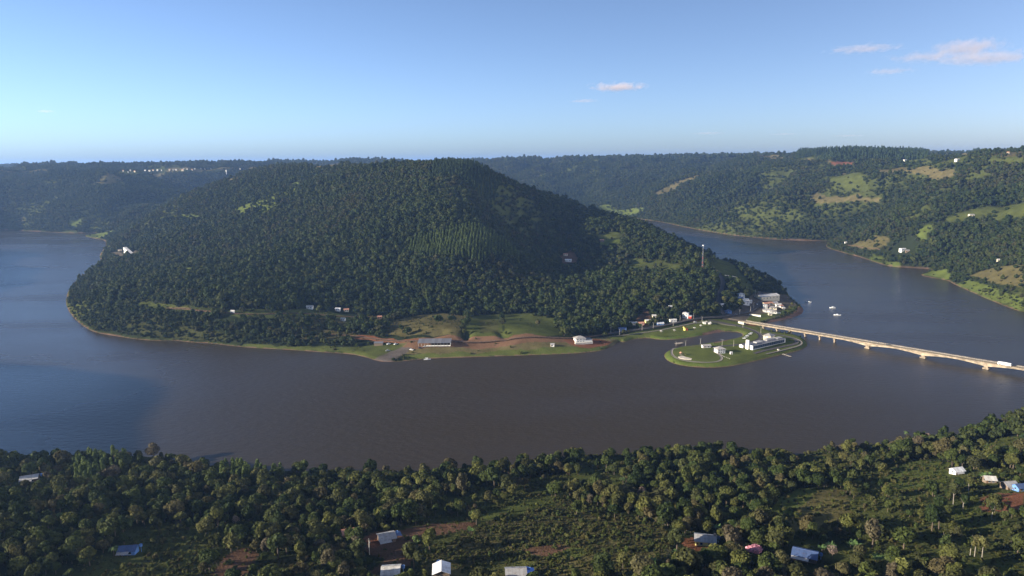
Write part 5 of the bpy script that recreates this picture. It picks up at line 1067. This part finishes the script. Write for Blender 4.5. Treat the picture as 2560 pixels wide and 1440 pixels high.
# dark garden trees that stand apart on the far shore
for j, ((u, v), s, lb) in enumerate([((1560, 838), .8, 'bushy green tree on the water edge right of the red earth'), ((1740, 790), .9, 'flat-topped tree right of the corner house'), ((1760, 784), 1.0, 'broad tree beside the lamp right of the corner house'), ((1640, 813), .8, 'tree in front of the white and blue roofed house'), ((1601, 822), .8, 'round tree in front of the salmon house'), ((1810, 758), 1.1, 'large tree left of the big white gable house'), ((1830, 762), 1.1, 'large tree touching the big white gable house'), ((1800, 778), .8, 'tree beside the guard rail below the town'), ((1826, 772), .8, 'low tree over the shaded blue-grey house'), ((1852, 775), .6, 'small tree left of the town road corner'), ((1980, 765), .6, 'small bright tree at the town shore'), ((1975, 773), .5, 'small shrub-like tree at the end of the town lawn'), ((1160, 838), .7, 'dark tree in the gully between the pastures'), ((1162, 815), .8, 'dark tree higher in the gully between the pastures'), ((1165, 800), .8, 'dark tree at the head of the gully between the pastures'), ((1345, 815), .8, 'dark tree at the right end of the pasture'), ((1350, 795), .9, 'dark tree at the upper right corner of the pasture'), ((1265, 840), .5, 'small tree at the foot of the second pasture gully')]):
    c, tr, lm = KIND[j % 5]; tree_thing((u, v), lb, c, tr, LEAF, name='broadleaf_tree', s=s, pad=3)
# ------------------------------------------------------------------ far tableland town, thirty-odd pale buildings
FT = [(308, 427, 12), (320, 429, 9), (326, 425, 10), (337, 427, 14), (363, 424.5, 16), (374, 425.5, 20), (383, 424.5, 15), (394, 424.5, 14), (404, 425, 9), (424, 425, 14), (433, 424.5, 10), (440, 423, 22), (457, 424.5, 22), (459, 421, 14), (468, 421, 12), (480, 423, 16), (487, 421, 10), (502, 420, 8), (512, 421, 10), (527, 420.5, 12), (600, 421, 14), (650, 420, 16), (2393, 403, 18), (2262, 404, 14), (2520, 385, 7), (2470, 384, 6)]
FARM = {}
for j, (u, v, w) in enumerate(FT):
    w *= .42 if u < 700 else .7
    d_ = 3900 if u < 700 else 2600
    dd = ray(u, v); x, y = dd[0] * d_, dd[1] * d_
    q = P(u, v if u > 700 else v + 3); x, y = q[0], q[1]
    z = ground(x, y); keep(x, y, w * 1.2 + 8)
    lb = ('pale plateau building no. ' if False else '') + ('far white building on the left plateau, %s from the left' % ['first', 'second', 'third', 'fourth', 'fifth, under the smoke', 'sixth', 'seventh', 'eighth', 'ninth', 'tenth', 'eleventh', 'twelfth, the widest', 'thirteenth, low and long', 'fourteenth', 'fifteenth', 'sixteenth', 'seventeenth', 'eighteenth', 'nineteenth', 'twentieth', 'twenty-first', 'last'][j] if u < 700 else ['white building by the high dry pasture on the right', 'grey building by the plantation edge on the right', 'white farm on the right skyline', 'small farm left of the skyline farm on the right'][j - 22])
    t = empty('plateau_building', (x, y, z), R(random.uniform(-25, 25)), lb, 'building', 'far buildings on the tablelands'); h = random.uniform(3, 5.5)
    MB().box(-w / 2, w / 2, -w * .35, w * .35, -3, h).build('wall', (CREAM, WHITE, CONCL)[j % 3], t)
    MB().prism([(-w * .4, h - .1), (w * .4, h - .1), (0, h + 2)], -w / 2 - .5, w / 2 + .5, 'x').build('roof', (TILE, SH_L, SH_G)[j % 3], t)
    for i in range(3): MB().box(-w / 2 + w * (.12 + .3 * i), -w / 2 + w * (.28 + .3 * i), -w * .35 - .1, -w * .35 + .02, 1, h * .6).build('window', GLASS, t)
for (u, v, h_, lb) in ((565, 421, 26, 'white water tower on the left plateau'),):
    dd = ray(u, v); x, y = dd[0] * 3950, dd[1] * 3950; t = empty('water_tower', (x, y, ground(x, y)), 0, lb, 'water tower')
    MB().tube([(0, 0, -2), (0, 0, h_ - 7)], 1.6, 8).build('column', WHITE, t); MB().tube([(0, 0, h_ - 8), (0, 0, h_)], 3.2, 10).build('tank', WHITE, t)


def forest():
    # stands of planted trees
    euc = PL([(1035,602),(1120,586),(1212,580),(1245,602),(1285,632),(1305,655),(1200,662),(1100,652),(1015,642)])
    pine = [np.array([(-175, 1585), (-40, 1560), (-20, 1640), (-170, 1680)])]
    pine2 = PL([(1990,400),(2050,380),(2150,378),(2300,380),(2320,396),(2200,404),(2080,398)])
    eucn = PL([(180,1160),(250,1135),(310,1135),(320,1160),(260,1200),(190,1220)]); eucn2 = PL([(540,1190),(640,1165),(720,1170),(700,1200),(560,1225)])
    far_all = []
    for r0, r1, step, base in ((640, 1800, 6.3, .86), (1800, 4600, 8.6, .93), (4600, 9000, 26, 1.6)):
        X, Y = candidates(r0, r1, step)
        rr_ = np.hypot(X, Y); d = sample(GT, X, Y)
        for s_, w_ in ((9, 1.0), (18, .8), (30, .45)): d = np.minimum(d, sample(GT, X * (1 + s_ / rr_), Y * (1 + s_ / rr_)) * w_ + (1 - w_))
        keep = (rng.random(len(X)) < d) & (sample(GS, X, Y) > 1.5) & clear_of(X, Y, 3) & clear_of(X * (1 + 12 / rr_), Y * (1 + 12 / rr_), 0)
        X, Y = X[keep], Y[keep]; Z = sample(GH, X, Y)
        k = rng.integers(0, 4, len(X)); s = base * np.clip(rng.lognormal(-.08, .28, len(X)), .45, 1.6) * (1 + .22 * fbm(X, Y, 130, 2, N4))
        low = sstep(0, 60, sample(GS, X, Y)); s *= .62 + .38 * low
        e = in_poly(euc, X, Y); k[e] = 4; s[e] = rng.uniform(.3, .5, e.sum())
        for q in pine: e = in_poly(q, X, Y); k[e] = 5; s[e] = rng.uniform(.6, .8, e.sum())
        e = in_poly(pine2, X, Y); k[e] = 5; s[e] = rng.uniform(1.1, 1.4, e.sum())
        sv = np.stack([s * rng.uniform(.85, 1.15, len(X)), s * rng.uniform(.85, 1.15, len(X)), s * rng.uniform(.8, 1.2, len(X))], 1)
        far_all.append((np.stack([X, Y, Z - .3], 1), sv, k))
    # extra fill of the eucalyptus stand
    for q, sp, kk, s0 in ((euc, 5.6, 4, .95), (pine[0], 7, 5, .78)):
        lo, hi = q.min(0), q.max(0); xs, ys = np.meshgrid(np.arange(lo[0], hi[0], sp), np.arange(lo[1], hi[1], sp)); X = xs.ravel() + rng.uniform(-1, 1, xs.size); Y = ys.ravel() + rng.uniform(-1, 1, xs.size)
        e = in_poly(q, X, Y); X, Y = X[e], Y[e]; s = s0 * rng.uniform(.85, 1.1, len(X))
        far_all.append((np.stack([X, Y, sample(GH, X, Y) - .3], 1), np.stack([s, s, s], 1), np.full(len(X), kk)))
    far_n = [len(f[0]) for f in far_all]
    cat = lambda L_, i: np.concatenate([f[i] for f in L_])
    scatter('forest', cat(far_all, 0), cat(far_all, 1), cat(far_all, 2), FAR_C, 'dense mixed forest covering the hill and the slopes beyond the river', 'forest')
    # near bank
    X, Y = candidates(255, 640, 5.0, -44, 44)
    rr_ = np.hypot(X, Y); d = sample(GT, X, Y)
    for s_, w_ in ((6, 1.0), (12, .7)): d = np.minimum(d, sample(GT, X * (1 + s_ / rr_), Y * (1 + s_ / rr_)) * w_ + (1 - w_))
    gap = fbm(X, Y, 90, 3, N2); d = d * .88 * (1 - .9 * sstep(.0, .2, gap + .05 * sstep(-100, 250, X)))
    keep = (rng.random(len(X)) < d) & (sample(GS, X, Y) > 2) & clear_of(X, Y, 2) & clear_of(X * (1 + 7 / rr_), Y * (1 + 7 / rr_), 0)
    X, Y = X[keep], Y[keep]; Z = sample(GH, X, Y)
    k = rng.integers(0, 5, len(X)); s = np.clip(rng.lognormal(-.48, .36, len(X)), .28, 1.2)
    for q in (eucn, eucn2): e = in_poly(q, X, Y) & (rng.random(len(X)) < .8); k[e] = rng.integers(5, 7, e.sum()); s[e] = rng.uniform(.7, 1.0, e.sum())
    sv = np.stack([s * rng.uniform(.85, 1.15, len(X)), s * rng.uniform(.85, 1.15, len(X)), s * rng.uniform(.85, 1.15, len(X))], 1)
    # the 300 that show largest stand as trees of their own
    sl = np.sqrt(X ** 2 + Y ** 2 + (CAM_H - Z) ** 2); az = np.degrees(np.arctan2(X, Y))
    inv = np.linalg.inv(M3); pc = inv @ np.stack([X, Y, Z + 5 - CAM_H]); uu = 1280 + FPX * pc[0] / -pc[2]; vv = 720 - FPX * pc[1] / -pc[2]
    vis = (uu > 5) & (uu < 2555) & (vv < 1436)
    order = np.argsort(np.where(vis, -s * (1 + .2 * (k == 1)) / sl, 9)); big = order[:300]
    rest = np.ones(len(X), bool); rest[big] = False
    scatter('near_wood', np.stack([X, Y, Z - .2], 1)[rest], sv[rest], k[rest], NEAR_C, 'broadleaf wood on the near bank between the scattered houses and the river', 'wood')
    CM = [np_mesh('crown', c[0], c[1], lm) for c, t, lm in KIND]; TM = [np_mesh('trunk', t[0], t[1], BARK) for c, t, lm in KIND]
    form = ['round-crowned broadleaf tree', 'wide spreading broadleaf tree', 'tall full broadleaf tree', 'high-crowned broadleaf tree', 'small dense broadleaf tree', 'slender pale eucalyptus tree', 'slender pale eucalyptus tree']
    marks = [(967, 1345, 'wooden house on the red yard'), (1104, 1425, 'white-roofed house'), (1290, 1435, 'roof with the blue tarpaulin'), (1763, 1350, 'yellow-walled house'), (2012, 1388, 'blue sheet roof'), (75, 1200, 'lone house at the left edge'), (322, 1380, 'shaded blue hut'), (1890, 1385, 'pink blossom'), (2040, 1280, 'olive right-hand field'), (2490, 1260, 'bare red field'), (1400, 1330, 'olive scrub field'), (430, 1410, 'left crop field'), (2392, 1180, 'small white house on the right'), (580, 1415, 'brown soil patch at the bottom'), (2300, 1400, 'lower right corner trunks'), (2265, 1090, 'lone skyline palm'), (1640, 1425, 'bottom banana clump'), (130, 1420, 'lower left corner')]
    ordn = ['nearest', 'second', 'third', 'fourth', 'fifth', 'sixth', 'seventh', 'eighth', 'ninth', 'tenth', 'eleventh', 'twelfth', '13th', '14th', '15th', '16th', '17th', '18th', '19th', '20th']
    tl = {}
    for i in big:
        dm = [math.hypot(uu[i] - a, vv[i] - b) for a, b, c in marks]; j = int(np.argmin(dm)); du, dv_ = uu[i] - marks[j][0], vv[i] - marks[j][1]
        rel = ('right of' if du > 0 else 'left of') if abs(du) > abs(dv_) else ('below' if dv_ > 0 else 'above'); tl.setdefault((form[k[i]], rel, marks[j][2]), []).append((dm[j], i))
    lab = {}
    for (fo, rel, mk), L_ in tl.items():
        for q, (_, i) in enumerate(sorted(L_)): lab[i] = '%s %s the %s, %s counting outward' % (fo, rel, mk, ordn[min(q, 19)]) if len(L_) > 1 else '%s %s the %s' % (fo, rel, mk)
    for i in big:
        o = empty('broadleaf_tree' if k[i] < 5 else 'eucalyptus_tree', (X[i], Y[i], Z[i] - .2), rng.random() * 6.28, lab[i], 'tree', 'trees of the near wood')
        o.scale = sv[i]
        link('trunk', TM[k[i]], o); link('crown', CM[k[i]], o)
    # scrub
    bs = []
    for r0, r1, step, base in ((255, 640, 2.3, .8), (640, 1500, 4.2, 1.0), (1500, 2600, 9, 1.6)):
        X, Y = candidates(r0, r1, step, -40, 40); d = sample(GB, X, Y); keep = (rng.random(len(X)) < d * (.9 if r0 < 640 else .6)) & (sample(GS, X, Y) > .8) & clear_of(X, Y, .5)
        X, Y = X[keep], Y[keep]; s = base * np.clip(rng.lognormal(-.25, .4, len(X)), .3, 1.8)
        bs.append((np.stack([X, Y, sample(GH, X, Y)], 1), np.stack([s, s * rng.uniform(.8, 1.2, len(X)), s * rng.uniform(.7, 1.2, len(X))], 1), rng.integers(0, 3, len(X))))
    scatter('scrub', cat(bs, 0), cat(bs, 1), cat(bs, 2), BUSH_C, 'low olive scrub over the clearings and along the water edge', 'scrub')
    print('COUNTS forest', far_n, 'near', rest.sum(), 'scrub', [len(b[0]) for b in bs])
forest()
# ------------------------------------------------------------------ clouds: small volumes high above the haze
def cloud_mat(name, dens, seed):
    m = bpy.data.materials.new(name); m.use_nodes = True; nt = m.node_tree; N, L = nt.nodes, nt.links; N.clear()
    out = N.new('ShaderNodeOutputMaterial'); pv = N.new('ShaderNodeVolumePrincipled'); pv.inputs['Color'].default_value = (.97, .88, .90, 1); pv.inputs['Anisotropy'].default_value = .3
    tc = N.new('ShaderNodeTexCoord'); mp = N.new('ShaderNodeMapping'); mp.inputs['Scale'].default_value = (3.4, 2.2, 1.0); mp.inputs['Location'].default_value = (seed * 3.7, seed, 0); L.new(tc.outputs['Object'], mp.inputs['Vector'])
    n = N.new('ShaderNodeTexNoise'); n.inputs['Scale'].default_value = 1.5; n.inputs['Detail'].default_value = 5; n.inputs['Roughness'].default_value = .6; L.new(mp.outputs[0], n.inputs['Vector'])
    ln = N.new('ShaderNodeVectorMath'); ln.operation = 'LENGTH'; L.new(tc.outputs['Object'], ln.inputs[0])
    a = N.new('ShaderNodeMath'); a.operation = 'MULTIPLY_ADD'; L.new(n.outputs['Fac'], a.inputs[0]); a.inputs[1].default_value = 2.0; a.inputs[2].default_value = -.35
    b = N.new('ShaderNodeMath'); b.operation = 'SUBTRACT'; L.new(a.outputs[0], b.inputs[0]); L.new(ln.outputs['Value'], b.inputs[1])
    c = N.new('ShaderNodeMath'); c.operation = 'MULTIPLY'; c.inputs[1].default_value = dens; L.new(b.outputs[0], c.inputs[0])
    d = N.new('ShaderNodeMath'); d.operation = 'MAXIMUM'; d.inputs[1].default_value = 0; L.new(c.outputs[0], d.inputs[0])
    L.new(d.outputs[0], pv.inputs['Density']); L.new(pv.outputs[0], out.inputs['Volume'])
    return m
CL = [(1545, 217, 165, 24, .020, 'small bright flat cloud alone above the middle of the far ridge'), (2160, 122, 180, 20, .010, 'thin long cloud at the left of the upper right clouds'), (2225, 178, 120, 16, .006, 'faint wisp of cloud below the upper right clouds'), (2420, 118, 170, 38, .014, 'fullest cloud of the upper right group'), (2320, 142, 190, 26, .010, 'ragged cloud joining the upper right group'), (2470, 144, 230, 32, .014, 'long cloud running off at the right edge'),
  (1460, 252, 90, 10, .005, 'faint sliver of cloud under the small bright cloud'), (1770, 333, 100, 8, .003, 'faint low cloud streak over the far right ridge'), (112, 278, 46, 7, .004, 'tiny pale cloud low on the left'), (1960, 335, 80, 6, .0025, 'second faint low cloud streak over the far right ridge'), (2120, 339, 100, 6, .0025, 'rightmost faint low cloud streak over the far ridge')]
for k, (u, v, wp, hp, dn, lb) in enumerate(CL):
    d = ray(u, v); el = d[2]; dist = min(1250 / max(el, .02), 40000); c = Vector((d[0] * dist, d[1] * dist, CAM_H + el * dist)); sc_ = dist / FPX
    bv, bf = ICO2; me = np_mesh('cloud', bv, bf, cloud_mat('cloud', dn * 85 / (wp * sc_ * .16), k + 1), True)
    o = link('cloud', me, None, c, -math.atan2(d[0], d[1])); o.scale = (wp * sc_ / 2 * 1.15, wp * sc_ * .35, hp * sc_ / 2 * 1.3); tag(o, lb, 'cloud', 'small clouds over the valley')
# ------------------------------------------------------------------ haze
m = bpy.data.materials.new('haze'); m.use_nodes = True; nt = m.node_tree; nt.nodes.clear()
out = nt.nodes.new('ShaderNodeOutputMaterial'); pv = nt.nodes.new('ShaderNodeVolumePrincipled')
pv.inputs['Color'].default_value = (.33, .55, 1.0, 1); pv.inputs['Density'].default_value = 5.0e-5; pv.inputs['Anisotropy'].default_value = .3
nt.links.new(pv.outputs[0], out.inputs['Volume'])
b0, b1, hz0, hz1 = -61000, 61000, -12, 345
v = [(x, y, z) for z in (hz0, hz1) for x, y in ((b0, b0), (b1, b0), (b1, b1), (b0, b1))]
f = [(3, 2, 1, 0), (4, 5, 6, 7), (0, 1, 5, 4), (1, 2, 6, 5), (2, 3, 7, 6), (3, 0, 4, 7)]
hz = link('haze', np_mesh('haze', np.array(v), np.array(f), m)); tag(hz, 'thin blue haze lying over the whole valley', 'haze', kind='stuff')
